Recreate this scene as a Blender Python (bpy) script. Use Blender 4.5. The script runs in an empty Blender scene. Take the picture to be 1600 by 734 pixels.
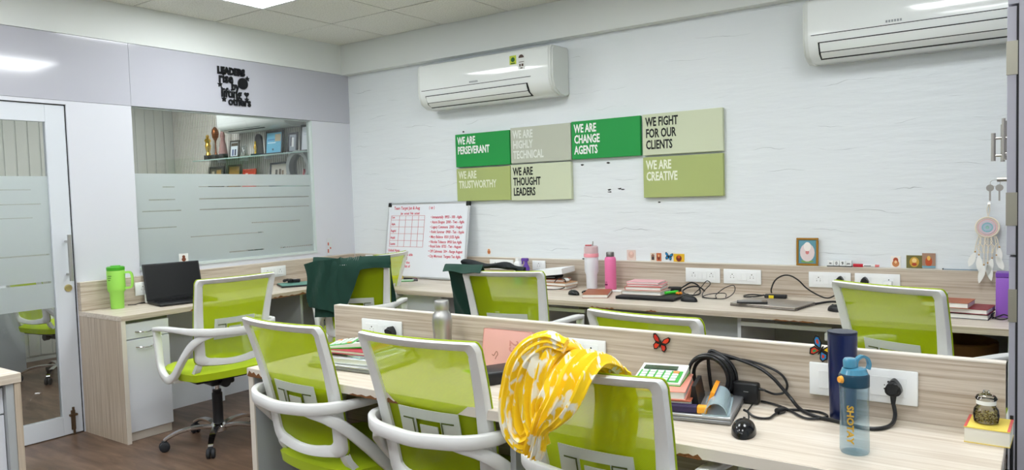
import bpy, bmesh, math, random
from mathutils import Vector, Matrix
random.seed(7)
PI = math.pi
S = bpy.context.scene
C = S.collection

# ------------------------------------------------------------------ camera
def make_camera():
    yaw, pitch, roll = math.radians(35.38), math.radians(-2.961), math.radians(-1.724)
    F = Vector((-math.sin(yaw)*math.cos(pitch), math.cos(yaw)*math.cos(pitch), math.sin(pitch)))
    R = Vector((math.cos(yaw), math.sin(yaw), 0)); U = R.cross(F)
    c, s = math.cos(roll), math.sin(roll)
    R2 = R*c + U*s; U2 = U*c - R*s
    cam = bpy.data.cameras.new('camera'); o = bpy.data.objects.new('camera', cam); C.objects.link(o)
    m = Matrix((R2, U2, -F)).transposed().to_4x4(); m.translation = Vector((4.851, -4.49, 1.378))
    o.matrix_world = m
    cam.sensor_width = 36; cam.lens = 36*1176.5/1600; cam.clip_start = .02; cam.clip_end = 60
    S.camera = o
make_camera()
# ------------------------------------------------------------------ world, exposure
wd = bpy.data.worlds.new('world'); S.world = wd; wd.use_nodes = True
wd.node_tree.nodes['Background'].inputs[0].default_value = (.75, .85, 1, 1)
wd.node_tree.nodes['Background'].inputs[1].default_value = .4
S.view_settings.view_transform = 'Standard'; S.view_settings.look = 'None'
S.view_settings.gamma = 1; S.view_settings.use_curve_mapping = False
S.view_settings.exposure = 0.48
S.cycles.transparent_max_bounces = 24
PANEL_POWER = 15.0       # radiance of the ceiling LED panels
LIGHT_COL = (.95, .985, 1)

# ------------------------------------------------------------------ helpers
def lin(r, g, b):
    f = lambda v: (v/255/12.92) if v/255 <= .04045 else ((v/255+.055)/1.055)**2.4
    return (f(r), f(g), f(b), 1)

class B:
    def __init__(self): self.bm = bmesh.new()
    def _bev(self, verts, bev, seg=2):
        if bev > 0:
            vs = set(verts)
            es = [e for e in self.bm.edges if e.verts[0] in vs and e.verts[1] in vs]
            bmesh.ops.bevel(self.bm, geom=es, offset=bev, segments=seg, affect='EDGES', profile=.5)
    def box(self, x0, x1, y0, y1, z0, z1, bev=0, seg=2, mat=None):
        r = bmesh.ops.create_cube(self.bm, size=1)
        v = r['verts']
        for p in v:
            p.co = Vector(((x0+x1)/2+p.co.x*(x1-x0), (y0+y1)/2+p.co.y*(y1-y0), (z0+z1)/2+p.co.z*(z1-z0)))
            if mat: p.co = mat @ p.co
        self._bev(v, bev, seg); return self
    def lathe(self, prof, c=(0, 0, 0), n=24, mat=None, cap=True):
        rings = []
        for r, z in prof:
            ring = []
            for i in range(n):
                a = 2*PI*i/n; p = Vector((r*math.cos(a), r*math.sin(a), z))
                if mat: p = mat @ p
                ring.append(self.bm.verts.new(p+Vector(c)))
            rings.append(ring)
        for a, b in zip(rings, rings[1:]):
            for i in range(n):
                self.bm.faces.new((a[i], a[(i+1) % n], b[(i+1) % n], b[i]))
        if cap:
            if prof[0][0] > 1e-5: self.bm.faces.new(rings[0][::-1])
            if prof[-1][0] > 1e-5: self.bm.faces.new(rings[-1])
        return self
    def cyl(self, p0, p1, r, r2=None, n=16):
        p0, p1 = Vector(p0), Vector(p1); d = p1-p0
        q = Vector((0, 0, 1)).rotation_difference(d.normalized()).to_matrix().to_4x4()
        return self.lathe([(r, 0), (r if r2 is None else r2, d.length)], p0, n, q)
    def sweep(self, pts, prof_fn, side_fn, closed=False):
        """pts: points; prof_fn(i)->list of (a,b); side_fn(i,tangent)->a-axis"""
        rings = []; n = len(pts); pts = [Vector(p) for p in pts]
        for i, p in enumerate(pts):
            if closed: t = pts[(i+1) % n]-pts[i-1]
            else: t = pts[min(i+1, n-1)]-pts[max(i-1, 0)]
            t.normalize()
            s = Vector(side_fn(i, t)); s = (s-t*s.dot(t))
            if s.length < 1e-4: s = t.orthogonal()
            s.normalize(); u = t.cross(s)
            rings.append([self.bm.verts.new(p+s*a+u*b) for a, b in prof_fn(i)])
        m = len(rings[0])
        rr = list(zip(rings, rings[1:]))
        if closed: rr.append((rings[-1], rings[0]))
        for a, b in rr:
            for k in range(m):
                self.bm.faces.new((a[k], a[(k+1) % m], b[(k+1) % m], b[k]))
        if not closed:
            self.bm.faces.new(rings[0][::-1]); self.bm.faces.new(rings[-1])
        return self
    def tube(self, pts, r, n=8, closed=False, smooth=6):
        pts = crom(pts, smooth, closed) if smooth else [Vector(p) for p in pts]
        ref = [Vector((.13, .27, .95))]
        def side(i, t):
            s = ref[0]-t*ref[0].dot(t)
            if s.length < .05: s = t.orthogonal()
            s.normalize(); ref[0] = s; return s
        rf = r if callable(r) else (lambda f: r)
        return self.sweep(pts, lambda i: [(rf(i/len(pts))*math.cos(2*PI*k/n), rf(i/len(pts))*math.sin(2*PI*k/n)) for k in range(n)], side, closed)
    def prism(self, poly, axis, a, b):
        """poly of 2d points extruded along axis from a to b"""
        def P(u, v, w):
            return {'x': (w, u, v), 'y': (u, w, v), 'z': (u, v, w)}[axis]
        va = [self.bm.verts.new(P(u, v, a)) for u, v in poly]; vb = [self.bm.verts.new(P(u, v, b)) for u, v in poly]
        n = len(poly)
        self.bm.faces.new(va[::-1]); self.bm.faces.new(vb)
        for i in range(n): self.bm.faces.new((va[i], va[(i+1) % n], vb[(i+1) % n], vb[i]))
        return self
    def ball(self, c, r, sx=1, sy=1, sz=1, n=16, m=10):
        prof = [(r*math.sin(PI*i/m), -r*math.cos(PI*i/m)) for i in range(m+1)]
        prof[0] = (1e-4, -r); prof[-1] = (1e-4, r)
        return self.lathe(prof, c, n, Matrix.Diagonal((sx, sy, sz, 1)))
    def grid(self, nu, nv, f, thick=None):
        vs = [[self.bm.verts.new(f(i/(nu-1), j/(nv-1))) for j in range(nv)] for i in range(nu)]
        for i in range(nu-1):
            for j in range(nv-1):
                self.bm.faces.new((vs[i][j], vs[i+1][j], vs[i+1][j+1], vs[i][j+1]))
        if thick:
            self.bm.normal_update()
            bmesh.ops.solidify(self.bm, geom=self.bm.faces[:], thickness=thick)
        return self
    def xf(self, m): self.bm.transform(m); return self

def crom(pts, k=6, closed=False):
    pts = [Vector(p) for p in pts]; n = len(pts); out = []
    if n < 3: return pts
    for i in range(n if closed else n-1):
        g = (lambda j: pts[j % n]) if closed else (lambda j: pts[min(max(j, 0), n-1)])
        p0, p1, p2, p3 = g(i-1), g(i), g(i+1), g(i+2)
        for s in range(k):
            t = s/k
            out.append(.5*((2*p1)+(p2-p0)*t+(2*p0-5*p1+4*p2-p3)*t*t+(3*p1-p0-3*p2+p3)*t**3))
    if not closed: out.append(pts[-1])
    return out

def part(name, b, mat, parent=None, smooth=False, loc=None, label=None):
    bm = b.bm
    bmesh.ops.recalc_face_normals(bm, faces=bm.faces)
    me = bpy.data.meshes.new(name); bm.to_mesh(me); bm.free()
    if smooth:
        for p in me.polygons: p.use_smooth = True
        try: me.set_sharp_from_angle(angle=math.radians(38 if smooth is True else smooth))
        except Exception: pass
    if not isinstance(mat, (list, tuple)): mat = [mat]
    for m in mat: me.materials.append(m)
    o = bpy.data.objects.new(name, me); C.objects.link(o)
    if parent: o.parent = parent
    if loc: o.location = loc
    if label: o['label'] = label
    return o
def tag(o, label, cat, group=None):
    o['label'] = label; o['category'] = cat
    if group: o['group'] = group
    return o
def thing(name, label, cat, loc=(0, 0, 0), rz=0, group=None, rot=None):
    o = bpy.data.objects.new(name, None); C.objects.link(o); o.empty_display_size = .05
    o.location = loc; o.rotation_euler = rot if rot else (0, 0, rz)
    return tag(o, label, cat, group)
def wthing(name, label, cat, loc, group=None):
    """thing whose parts are modelled in world coordinates"""
    o = thing(name, label, cat, loc, 0, group); return o
def wpart(name, b, mat, parent, smooth=False, label=None):
    """part modelled in world coordinates; parent chain has only translations"""
    off = Vector((0, 0, 0)); p = parent
    while p: off += Vector(p.location); p = p.parent
    b.xf(Matrix.Translation(-off)); return part(name, b, mat, parent, smooth, label=label)
def struct(name, b, mat, parent=None, smooth=False):
    o = part(name, b, mat, parent, smooth); o['kind'] = 'structure'; return o
def copy_tree(o, parent=None):
    c = o.copy(); C.objects.link(c)
    if parent: c.parent = parent; c.matrix_parent_inverse = Matrix.Identity(4)
    for ch in list(o.children): copy_tree(ch, c)
    return c
def dup(root, loc, rz, label, scale=1, group=None):
    c = copy_tree(root); c.location = loc; c.rotation_euler = (0, 0, rz); c.scale = (scale,)*3; c['label'] = label
    if group: c['group'] = group
    return c
def text_mesh(body, size, depth=.0005, sx=1.0, bold=0.0, align='LEFT', space=1.0):
    cu = bpy.data.curves.new('t', 'FONT'); cu.body = body; cu.size = size; cu.extrude = depth; cu.offset = bold
    cu.align_x = align; cu.resolution_u = 2; cu.space_line = space
    o = bpy.data.objects.new('t', cu); C.objects.link(o)
    dg = bpy.context.evaluated_depsgraph_get(); me = bpy.data.meshes.new_from_object(o.evaluated_get(dg))
    b = B(); b.bm.from_mesh(me); bpy.data.objects.remove(o); bpy.data.curves.remove(cu); bpy.data.meshes.remove(me)
    b.xf(Matrix.Diagonal((sx, 1, 1, 1)))
    return b
STAND = Matrix.Rotation(PI/2, 4, 'X')       # text lying in xy -> standing in xz, read from -y
def merge(a, b):
    me = bpy.data.meshes.new('m'); b.bm.to_mesh(me); b.bm.free(); a.bm.from_mesh(me); bpy.data.meshes.remove(me); return a

# ------------------------------------------------------------------ materials
MATS = {}
def mat(name, col, rough=.5, metal=0, spec=.5, coat=0, trans=0, bump=None, emit=0, ior=1.45, sheen=0, alpha=1):
    if name in MATS: return MATS[name]
    m = bpy.data.materials.new(name); m.use_nodes = True; nt = m.node_tree; p = nt.nodes['Principled BSDF']
    c = col if len(col) == 4 else (*col, 1)
    p.inputs['Base Color'].default_value = c; p.inputs['Roughness'].default_value = rough; p.inputs['Metallic'].default_value = metal
    p.inputs['Specular IOR Level'].default_value = spec; p.inputs['Coat Weight'].default_value = coat; p.inputs['Coat Roughness'].default_value = .06
    p.inputs['Transmission Weight'].default_value = trans; p.inputs['IOR'].default_value = ior; p.inputs['Sheen Weight'].default_value = sheen
    p.inputs['Alpha'].default_value = alpha
    if emit: p.inputs['Emission Color'].default_value = c; p.inputs['Emission Strength'].default_value = emit
    # a little procedural unevenness in every material
    tc = nt.nodes.new('ShaderNodeTexCoord'); nz = nt.nodes.new('ShaderNodeTexNoise'); nz.inputs['Scale'].default_value = (bump or (60, .04))[0]
    nt.links.new(tc.outputs['Object'], nz.inputs['Vector'])
    bp = nt.nodes.new('ShaderNodeBump'); bp.inputs['Strength'].default_value = (bump or (60, .04))[1]; bp.inputs['Distance'].default_value = .002
    nt.links.new(nz.outputs['Fac'], bp.inputs['Height']); nt.links.new(bp.outputs['Normal'], p.inputs['Normal'])
    MATS[name] = m; return m
def nodes(m):
    nt = m.node_tree; return nt, nt.nodes['Principled BSDF'], lambda a, b: nt.links.new(a, b)
def ramp(nt, stops, interp='LINEAR'):
    r = nt.nodes.new('ShaderNodeValToRGB'); e = r.color_ramp.elements; r.color_ramp.interpolation = interp
    while len(e) < len(stops): e.new(.5)
    for k, (p, c) in zip(e, stops): k.position = p; k.color = c
    return r
def mapping(nt, scale, coord='Object', rot=(0, 0, 0)):
    tc = nt.nodes.new('ShaderNodeTexCoord'); mp = nt.nodes.new('ShaderNodeMapping'); mp.inputs['Scale'].default_value = scale
    mp.inputs['Rotation'].default_value = rot
    nt.links.new(tc.outputs[coord], mp.inputs['Vector']); return mp.outputs['Vector']
def wood(name, scale, c0=(188, 174, 157), c1=(158, 141, 123), c2=(206, 195, 181), rough=.38):
    """laminate with fine streaks; scale stretches the noise along the grain"""
    m = mat(name, lin(*c0), rough); nt, p, L = nodes(m)
    v = mapping(nt, scale)
    n1 = nt.nodes.new('ShaderNodeTexNoise'); n1.inputs['Scale'].default_value = 1; n1.inputs['Detail'].default_value = 6; n1.inputs['Roughness'].default_value = .65
    L(v, n1.inputs['Vector'])
    r = ramp(nt, [(.30, lin(*c1)), (.48, lin(*c0)), (.62, lin(*c2)), (.72, lin(*c0))]); L(n1.outputs['Fac'], r.inputs['Fac'])
    L(r.outputs['Color'], p.inputs['Base Color'])
    return m
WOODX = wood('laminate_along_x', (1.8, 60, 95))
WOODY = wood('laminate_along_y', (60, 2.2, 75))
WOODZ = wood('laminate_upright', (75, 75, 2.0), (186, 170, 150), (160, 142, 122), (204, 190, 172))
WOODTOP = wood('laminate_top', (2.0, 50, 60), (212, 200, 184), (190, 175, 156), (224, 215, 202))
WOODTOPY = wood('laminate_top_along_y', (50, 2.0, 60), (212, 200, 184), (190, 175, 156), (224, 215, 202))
EDGEW = mat('pale_edge_band', lin(222, 214, 202), .4)
CHIP = mat('chipped_board', lin(120, 78, 42), .9, bump=(300, .8))
WHITE_LAM = mat('white_laminate', lin(226, 229, 236), .35)
GREY_LAM = mat('grey_inner_board', lin(176, 180, 182), .5)
GAP = mat('shadow_gap', lin(40, 40, 42), .8)
PLASTIC = mat('white_plastic', lin(232, 233, 232), .38, bump=(25, .03))
PLASTIC2 = mat('white_fitting_plastic', lin(238, 240, 240), .25)
BLACK = mat('black_plastic', lin(22, 23, 26), .42)
BLACKGL = mat('gloss_black', lin(12, 13, 16), .18)
CHROME = mat('chrome', (.78, .78, .80), .12, 1)
STEEL = mat('brushed_steel', (.52, .51, .49), .32, 1)
DSTEEL = mat('door_steel', (.45, .43, .40), .38, 1)
RUBBER = mat('castor_rubber', lin(38, 40, 44), .6)
PAINT = mat('soffit_paint', lin(226, 230, 228), .6, bump=(8, .1))
LAV = mat('gloss_laminate_band', lin(186, 187, 197), .10, coat=.6, bump=(2.2, .55))
LAV2 = mat('matt_laminate_wall', lin(214, 216, 224), .28, coat=.2, bump=(3, .04))
ALU = mat('aluminium', (.75, .76, .78), .35, 1)
DOORW = mat('door_white', lin(212, 217, 224), .35)
PAPER = mat('paper', lin(236, 236, 230), .8)

def wall_white():
    m = mat('white_painted_wall', lin(226, 231, 234), .45); nt, p, L = nodes(m)
    v = mapping(nt, (1.6, 1, 9))
    n = nt.nodes.new('ShaderNodeTexNoise'); n.inputs['Scale'].default_value = 2.2; n.inputs['Detail'].default_value = 5; L(v, n.inputs['Vector'])
    v2 = mapping(nt, (1.1, 1, 1.5))
    w = nt.nodes.new('ShaderNodeTexNoise'); w.inputs['Scale'].default_value = 2.6; w.inputs['Detail'].default_value = 3; w.inputs['Distortion'].default_value = .35; L(v2, w.inputs['Vector'])
    # thin broken horizontal cracks along old board joints, kept only in scattered stretches
    tc = nt.nodes.new('ShaderNodeTexCoord'); sp = nt.nodes.new('ShaderNodeSeparateXYZ'); L(tc.outputs['Object'], sp.inputs[0])
    def M(op, x, y):
        q = nt.nodes.new('ShaderNodeMath'); q.operation = op
        for i, v in enumerate((x, y)):
            if isinstance(v, (int, float)): q.inputs[i].default_value = v
            else: L(v, q.inputs[i])
        return q.outputs[0]
    wob = M('MULTIPLY', M('SUBTRACT', w.outputs['Fac'], .5), .11)
    zz = M('FRACT', M('DIVIDE', M('ADD', sp.outputs['Z'], wob), .118), 0)
    d = M('ABSOLUTE', M('SUBTRACT', zz, .5), 0)
    r = ramp(nt, [(0, (1, 1, 1, 1)), (.010, (0, 0, 0, 1))]); L(d, r.inputs['Fac'])
    k = nt.nodes.new('ShaderNodeTexNoise'); k.inputs['Scale'].default_value = 3.2; k.inputs['Detail'].default_value = 3; L(mapping(nt, (1.0, 1, 3.4)), k.inputs['Vector'])
    r2 = ramp(nt, [(.52, (0, 0, 0, 1)), (.62, (1, 1, 1, 1))]); L(k.outputs['Fac'], r2.inputs['Fac'])
    mu = nt.nodes.new('ShaderNodeMath'); mu.operation = 'MULTIPLY'; L(r.outputs['Color'], mu.inputs[0]); L(r2.outputs['Color'], mu.inputs[1])
    mx = nt.nodes.new('ShaderNodeMix'); mx.data_type = 'RGBA'; mx.inputs[6].default_value = lin(226, 231, 234); mx.inputs[7].default_value = lin(150, 156, 160)
    L(mu.outputs[0], mx.inputs[0]); L(mx.outputs[2], p.inputs['Base Color'])
    bp = nt.nodes.new('ShaderNodeBump'); bp.inputs['Strength'].default_value = .6; bp.inputs['Distance'].default_value = .008
    L(n.outputs['Fac'], bp.inputs['Height']); L(bp.outputs['Normal'], p.inputs['Normal'])
    return m
WALL = wall_white()
def floor_mat():
    m = mat('brown_wood_floor', lin(112, 80, 62), .42, coat=.15); nt, p, L = nodes(m)
    n = nt.nodes.new('ShaderNodeTexNoise'); n.inputs['Scale'].default_value = 1.6; n.inputs['Detail'].default_value = 8; n.inputs['Roughness'].default_value = .6; n.inputs['Distortion'].default_value = .5
    L(mapping(nt, (1.6, 9, 1)), n.inputs['Vector'])
    r = ramp(nt, [(.3, lin(78, 58, 45)), (.5, lin(104, 82, 66)), (.7, lin(128, 105, 88))]); L(n.outputs['Fac'], r.inputs['Fac'])
    L(r.outputs['Color'], p.inputs['Base Color']); return m
FLOORM = floor_mat()
def tile_mat():
    m = mat('mineral_tile', lin(196, 196, 188), .85); nt, p, L = nodes(m)
    n = nt.nodes.new('ShaderNodeTexNoise'); n.inputs['Scale'].default_value = 110; n.inputs['Detail'].default_value = 3; L(mapping(nt, (1, 1, 1)), n.inputs['Vector'])
    r = ramp(nt, [(.35, lin(212, 212, 205)), (.5, lin(234, 234, 228))]); L(n.outputs['Fac'], r.inputs['Fac']); L(r.outputs['Color'], p.inputs['Base Color'])
    bp = nt.nodes.new('ShaderNodeBump'); bp.inputs['Strength'].default_value = .3; bp.inputs['Distance'].default_value = .003; L(n.outputs['Fac'], bp.inputs['Height']); L(bp.outputs['Normal'], p.inputs['Normal'])
    return m
TILE = tile_mat()
def glass_mat(name, tint, rough=0.0, op=0.0):
    """thin clear pane: transparent with Fresnel reflection"""
    m = bpy.data.materials.new(name); m.use_nodes = True; nt = m.node_tree; nt.nodes.clear(); L = nt.links.new
    out = nt.nodes.new('ShaderNodeOutputMaterial'); tr = nt.nodes.new('ShaderNodeBsdfTransparent'); tr.inputs[0].default_value = tint
    gl = nt.nodes.new('ShaderNodeBsdfGlossy'); gl.inputs['Roughness'].default_value = rough; fr = nt.nodes.new('ShaderNodeFresnel'); fr.inputs[0].default_value = 1.45
    mx = nt.nodes.new('ShaderNodeMixShader'); L(fr.outputs[0], mx.inputs[0]); L(tr.outputs[0], mx.inputs[1]); L(gl.outputs[0], mx.inputs[2])
    L(mx.outputs[0], out.inputs[0]); MATS[name] = m; return m
GLASS = glass_mat('clear_glass', (.96, .975, .97, 1))
def frost_mat():
    m = bpy.data.materials.new('frosted_film'); m.use_nodes = True; nt = m.node_tree; nt.nodes.clear(); L = nt.links.new
    out = nt.nodes.new('ShaderNodeOutputMaterial'); tl = nt.nodes.new('ShaderNodeBsdfTranslucent'); tl.inputs[0].default_value = lin(238, 241, 241)
    df = nt.nodes.new('ShaderNodeBsdfDiffuse'); df.inputs[0].default_value = lin(222, 229, 230)
    rf = nt.nodes.new('ShaderNodeBsdfRefraction'); rf.inputs['IOR'].default_value = 1.02; rf.inputs['Roughness'].default_value = .5; rf.inputs[0].default_value = lin(234, 240, 240)
    m1 = nt.nodes.new('ShaderNodeMixShader'); m1.inputs[0].default_value = .55; L(tl.outputs[0], m1.inputs[1]); L(df.outputs[0], m1.inputs[2])
    m2 = nt.nodes.new('ShaderNodeMixShader'); m2.inputs[0].default_value = .3; L(m1.outputs[0], m2.inputs[1]); L(rf.outputs[0], m2.inputs[2])
    L(m2.outputs[0], out.inputs[0]); MATS['frosted_film'] = m; return m
FROST = frost_mat()
def mesh_fabric():
    """open green chair netting: fine holes let part of the view through"""
    m = bpy.data.materials.new('green_netting'); m.use_nodes = True; nt = m.node_tree; nt.nodes.clear(); L = nt.links.new
    out = nt.nodes.new('ShaderNodeOutputMaterial'); tr = nt.nodes.new('ShaderNodeBsdfTransparent'); tr.inputs[0].default_value = (1, 1, 1, 1)
    df = nt.nodes.new('ShaderNodeBsdfPrincipled'); df.inputs['Base Color'].default_value = lin(186, 208, 0); df.inputs['Roughness'].default_value = .45
    tl = nt.nodes.new('ShaderNodeBsdfTranslucent'); tl.inputs[0].default_value = lin(200, 222, 0)
    m1 = nt.nodes.new('ShaderNodeMixShader'); m1.inputs[0].default_value = .35; L(df.outputs[0], m1.inputs[1]); L(tl.outputs[0], m1.inputs[2])
    sx = nt.nodes.new('ShaderNodeSeparateXYZ'); L(mapping(nt, (1, 1, 1)), sx.inputs[0])
    def s(sock, f, off=None):
        a = nt.nodes.new('ShaderNodeMath'); a.operation = 'MULTIPLY'; a.inputs[1].default_value = f; L(sock, a.inputs[0])
        src = a.outputs[0]
        if off:
            q = nt.nodes.new('ShaderNodeMath'); q.operation = 'ADD'; L(src, q.inputs[0]); L(off, q.inputs[1]); src = q.outputs[0]
        b = nt.nodes.new('ShaderNodeMath'); b.operation = 'SINE'; L(src, b.inputs[0]); return b.outputs[0]
    a = s(sx.outputs['X'], 2*PI/.0042); b = s(sx.outputs['Z'], 2*PI/.0048)
    mu = nt.nodes.new('ShaderNodeMath'); mu.operation = 'MULTIPLY'; L(a, mu.inputs[0]); L(b, mu.inputs[1])
    r = ramp(nt, [(0, (.10,)*3+(1,)), (.25, (.10,)*3+(1,)), (.45, (.50,)*3+(1,))]); L(mu.outputs[0], r.inputs['Fac'])
    m2 = nt.nodes.new('ShaderNodeMixShader'); L(r.outputs[0], m2.inputs[0]); L(m1.outputs[0], m2.inputs[1]); L(tr.outputs[0], m2.inputs[2])
    L(m2.outputs[0], out.inputs[0]); MATS['green_netting'] = m; return m
NET = mesh_fabric()
GREENC = mat('green_cushion_fabric', lin(182, 206, 0), .75, bump=(700, .5), sheen=.1)
GREENE = mat('green_edge_piping', lin(160, 184, 14), .7, bump=(900, .6))

# ------------------------------------------------------------------ room shell
H_C = 2.683
struct('floor', B().box(-3.2, 5.6, -7.2, .0, -.06, 0), FLOORM)
struct('wall_back', B().box(-.08, 5.6, 0, .12, 0, 3.0), WALL)
beam = struct('trim_1', B().box(0, 5.4, -.075, 0, 2.435, 3.0), PAINT)
# ceiling: tiles lie in a recessed grid
ceil = bpy.data.objects.new('ceiling', None); C.objects.link(ceil); ceil['kind'] = 'structure'
xs = [0.0, .547]; 
while xs[-1] < 5.4: xs.append(xs[-1]+.596)
ys = [-.075, -.645]
while ys[-1] > -7.0: ys.append(ys[-1]-.596)
part('ceiling_slab', B().box(-.05, 5.6, -7.3, -.0, H_C+.02, H_C+.1), mat('slab', lin(120, 120, 116), .9), ceil)
gb = B()
for x in xs: gb.box(x-.008, x+.008, ys[-1], ys[0], H_C+.003, H_C+.02)
for y in ys: gb.box(0, xs[-1], y-.008, y+.008, H_C+.0035, H_C+.0195)
part('ceiling_grid', gb, mat('grid_steel', lin(128, 128, 124), .6), ceil)
LIGHTS = [(i, j) for i in (1, 4, 7) for j in (2, 5, 8)]
tmesh = {}
for i in range(len(xs)-1):
    for j in range(len(ys)-1):
        if (i, j) in LIGHTS: continue
        w, d = xs[i+1]-xs[i], ys[j]-ys[j+1]; k = (round(w, 3), round(d, 3))
        if k not in tmesh:
            o = part('ceiling_tile', B().box(-w/2+.005, w/2-.005, -d/2+.005, d/2-.005, 0, .014, .002, 1), TILE, ceil); tmesh[k] = o.data
        else:
            o = bpy.data.objects.new('ceiling_tile', tmesh[k]); C.objects.link(o); o.parent = ceil
        o.location = ((xs[i]+xs[i+1])/2, (ys[j]+ys[j+1])/2, H_C+random.uniform(-.001, .001))
EM = mat('led_diffuser', (*LIGHT_COL, 1), .5, emit=PANEL_POWER)
for n, (i, j) in enumerate(LIGHTS):
    x, y = (xs[i]+xs[i+1])/2, (ys[j]+ys[j+1])/2
    t = thing('ceiling_light', 'bright square LED panel in the tiled ceiling nearest the left wall and corner' if (i, j) == (1, 2) else
              'square LED ceiling panel in row %s, column %s of the panels' % ({2: 'one', 5: 'two', 8: 'three'}[j], {1: 'one', 4: 'two', 7: 'three'}[i]), 'light', (x, y, H_C), group='ceiling LED panels')
    f = B(); e = .292
    for s in (-1, 1): f.box(-e, e, s*e-.012, s*e+.012, -.002, .012); f.box(s*e-.012, s*e+.012, -e, e, -.002, .012)
    part('frame', f, PLASTIC2, t); part('diffuser', B().box(-.28, .28, -.28, .28, .002, .008), EM, t)

# left wall: laminate partition with window and door openings
WT = -.06
wl = bpy.data.objects.new('wall_left', None); C.objects.link(wl); wl['kind'] = 'structure'
YW0, YW1, ZW0, ZW1 = -1.886, -.41, .965, 2.035
YD, ZD, YDL = -2.288, 2.012, -3.19
part('laminate_panel', B().box(WT, 0, YW0+.001, 0, ZW1+.002, 2.438), LAV, wl)
part('laminate_panel', B().box(WT, 0, -4.4, YW0-.001, ZW1+.002, 2.438), LAV, wl)
part('laminate_panel', B().box(WT, 0, -7.2, -4.402, 0, 2.438), LAV, wl)
part('laminate_panel', B().box(WT, -.001, YD, YW0-.001, 0, ZW1), LAV2, wl)
part('laminate_panel', B().box(WT, -.001, YW1, 0, 0, ZW1), LAV2, wl)
part('laminate_panel', B().box(WT, -.001, YW0, YW1, 0, ZW0), LAV2, wl)
part('laminate_panel', B().box(WT, -.001, -4.4, YDL, 0, ZW1), LAV2, wl)
part('laminate_panel', B().box(WT, -.001, YDL, YD, ZD, ZW1), LAV2, wl)
part('upper_wall', B().box(WT, .004, -7.2, 0, 2.44, 3.0), PAINT, wl)
w1 = bpy.data.objects.new('window_1', None); C.objects.link(w1); w1['kind'] = 'structure'
part('glass_pane', B().box(-.036, -.030, YW0, YW1, ZW0, ZW1), GLASS, w1)
wf = B(); wf.box(-.055, -.001, YW1-.012, YW1, ZW0, ZW1).box(-.055, .006, YW0, YW1, ZW0-.0, ZW0+.018).box(-.05, -.02, YW0, YW1, ZW1-.008, ZW1).box(-.05, -.02, YW0, YW0+.008, ZW0, ZW1)
part('window_frame', wf, mat('pale_trim', lin(205, 216, 214), .4), w1)
# frosted film: full sheet with thin clear stripes cut out (y range, z, height)
def film(y0, y1, zt, zb, slits, x, parent):
    """slits: list of (ya, yb, z, h); strips between are film pieces"""
    zs = [zt]; b = B()
    for z, h, segs in slits:
        b.box(x, x+.0006, y0, y1, z+h/2, zs[-1])
        cur = y0
        for a, c in segs:
            if a > cur: b.box(x, x+.0006, cur, a, z-h/2, z+h/2)
            cur = c
        if cur < y1: b.box(x, x+.0006, cur, y1, z-h/2, z+h/2)
        zs.append(z-h/2)
    b.box(x, x+.0006, y0, y1, zb, zs[-1])
    part('frosted_film', b, FROST, parent)
film(YW0+.002, YW1-.012, 1.60, ZW0+.018, [
    (1.510, .006, [(YW0+.2, -1.6), (-1.42, -.43)]), (1.424, .007, [(YW0+.1, -1.6), (-1.42, -.45)]),
    (1.348, .007, [(YW0+.05, -1.56), (-1.42, -.45)]), (1.236, .007, [(-1.87, -1.6), (-1.0, -.55)]),
    (1.16, .006, [(-1.5, -.9)]), (1.03, .008, [(-1.2, -.9), (-.75, -.43)])], -.029, w1)
d1 = bpy.data.objects.new('door_1', None); C.objects.link(d1); d1['kind'] = 'structure'
X0, X1 = -.050, -.012
g = B(); g.box(X0, X1, YD-.118, YD-.006, .006, ZD-.006, .002, 1)
g.box(X0, X1, YDL+.006, YDL+.12, .006, ZD-.006, .002, 1)
g.box(X0+.001, X1-.001, YDL+.12, YD-.118, .006, .118).box(X0+.001, X1-.001, YDL+.12, YD-.118, 1.903, ZD-.006)
part('door_leaf', g, DOORW, d1)
g = B(); 
for (a, b_) in ((YD-.006, YD), (YDL, YDL+.006)): g.box(WT, -.014, a, b_, 0, ZD)
g.box(WT, -.014, YDL, YD, ZD-.006, ZD); part('door_gap', g, GAP, d1)
part('glass_pane', B().box(-.034, -.028, YDL+.12, YD-.118, .118, 1.903), GLASS, d1)
film(YDL+.121, YD-.119, 1.58, .79, [(1.5, .004, [(-2.9, -2.5)]), (1.415, .005, [(-3.0, -2.45)]), (1.335, .004, [(-3.0, -2.5)]), (1.112, .008, [(-3.0, -2.42)]), (.945, .012, [(-3.0, -2.42)])], -.027, d1)
h = B().cyl((.04, YD-.045, .945), (.04, YD-.045, 1.225), .011)
for z in (.985, 1.185): h.cyl((X1, YD-.045, z), (.04, YD-.045, z), .007)
part('pull_handle', h, STEEL, d1, True)
part('lock_cylinder', B().lathe([(.022, 0), (.022, .006), (.012, .008)], (X1, YD-.045, .90), 20, Matrix.Rotation(PI/2, 4, 'Y')), mat('brass', (.6, .5, .25), .3, 1), d1, True)
g = B().box(X1, X1+.01, YD-.075, YD-.05, .03, .15, .003).cyl((X1+.012, YD-.0625, .0), (X1+.012, YD-.0625, .17), .007).box(X1, X1+.02, YD-.085, YD-.04, .115, .128, .002)
part('floor_bolt', g, mat('dark_brass', (.16, .11, .07), .5, 1), d1)
# remaining shell
struct('wall_front', B().box(-.1, 5.6, -7.3, -7.2, 0, 3.0), WALL)
struct('wall_right', B().box(5.4, 5.5, -7.3, .1, 0, 3.0), WALL)
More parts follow.
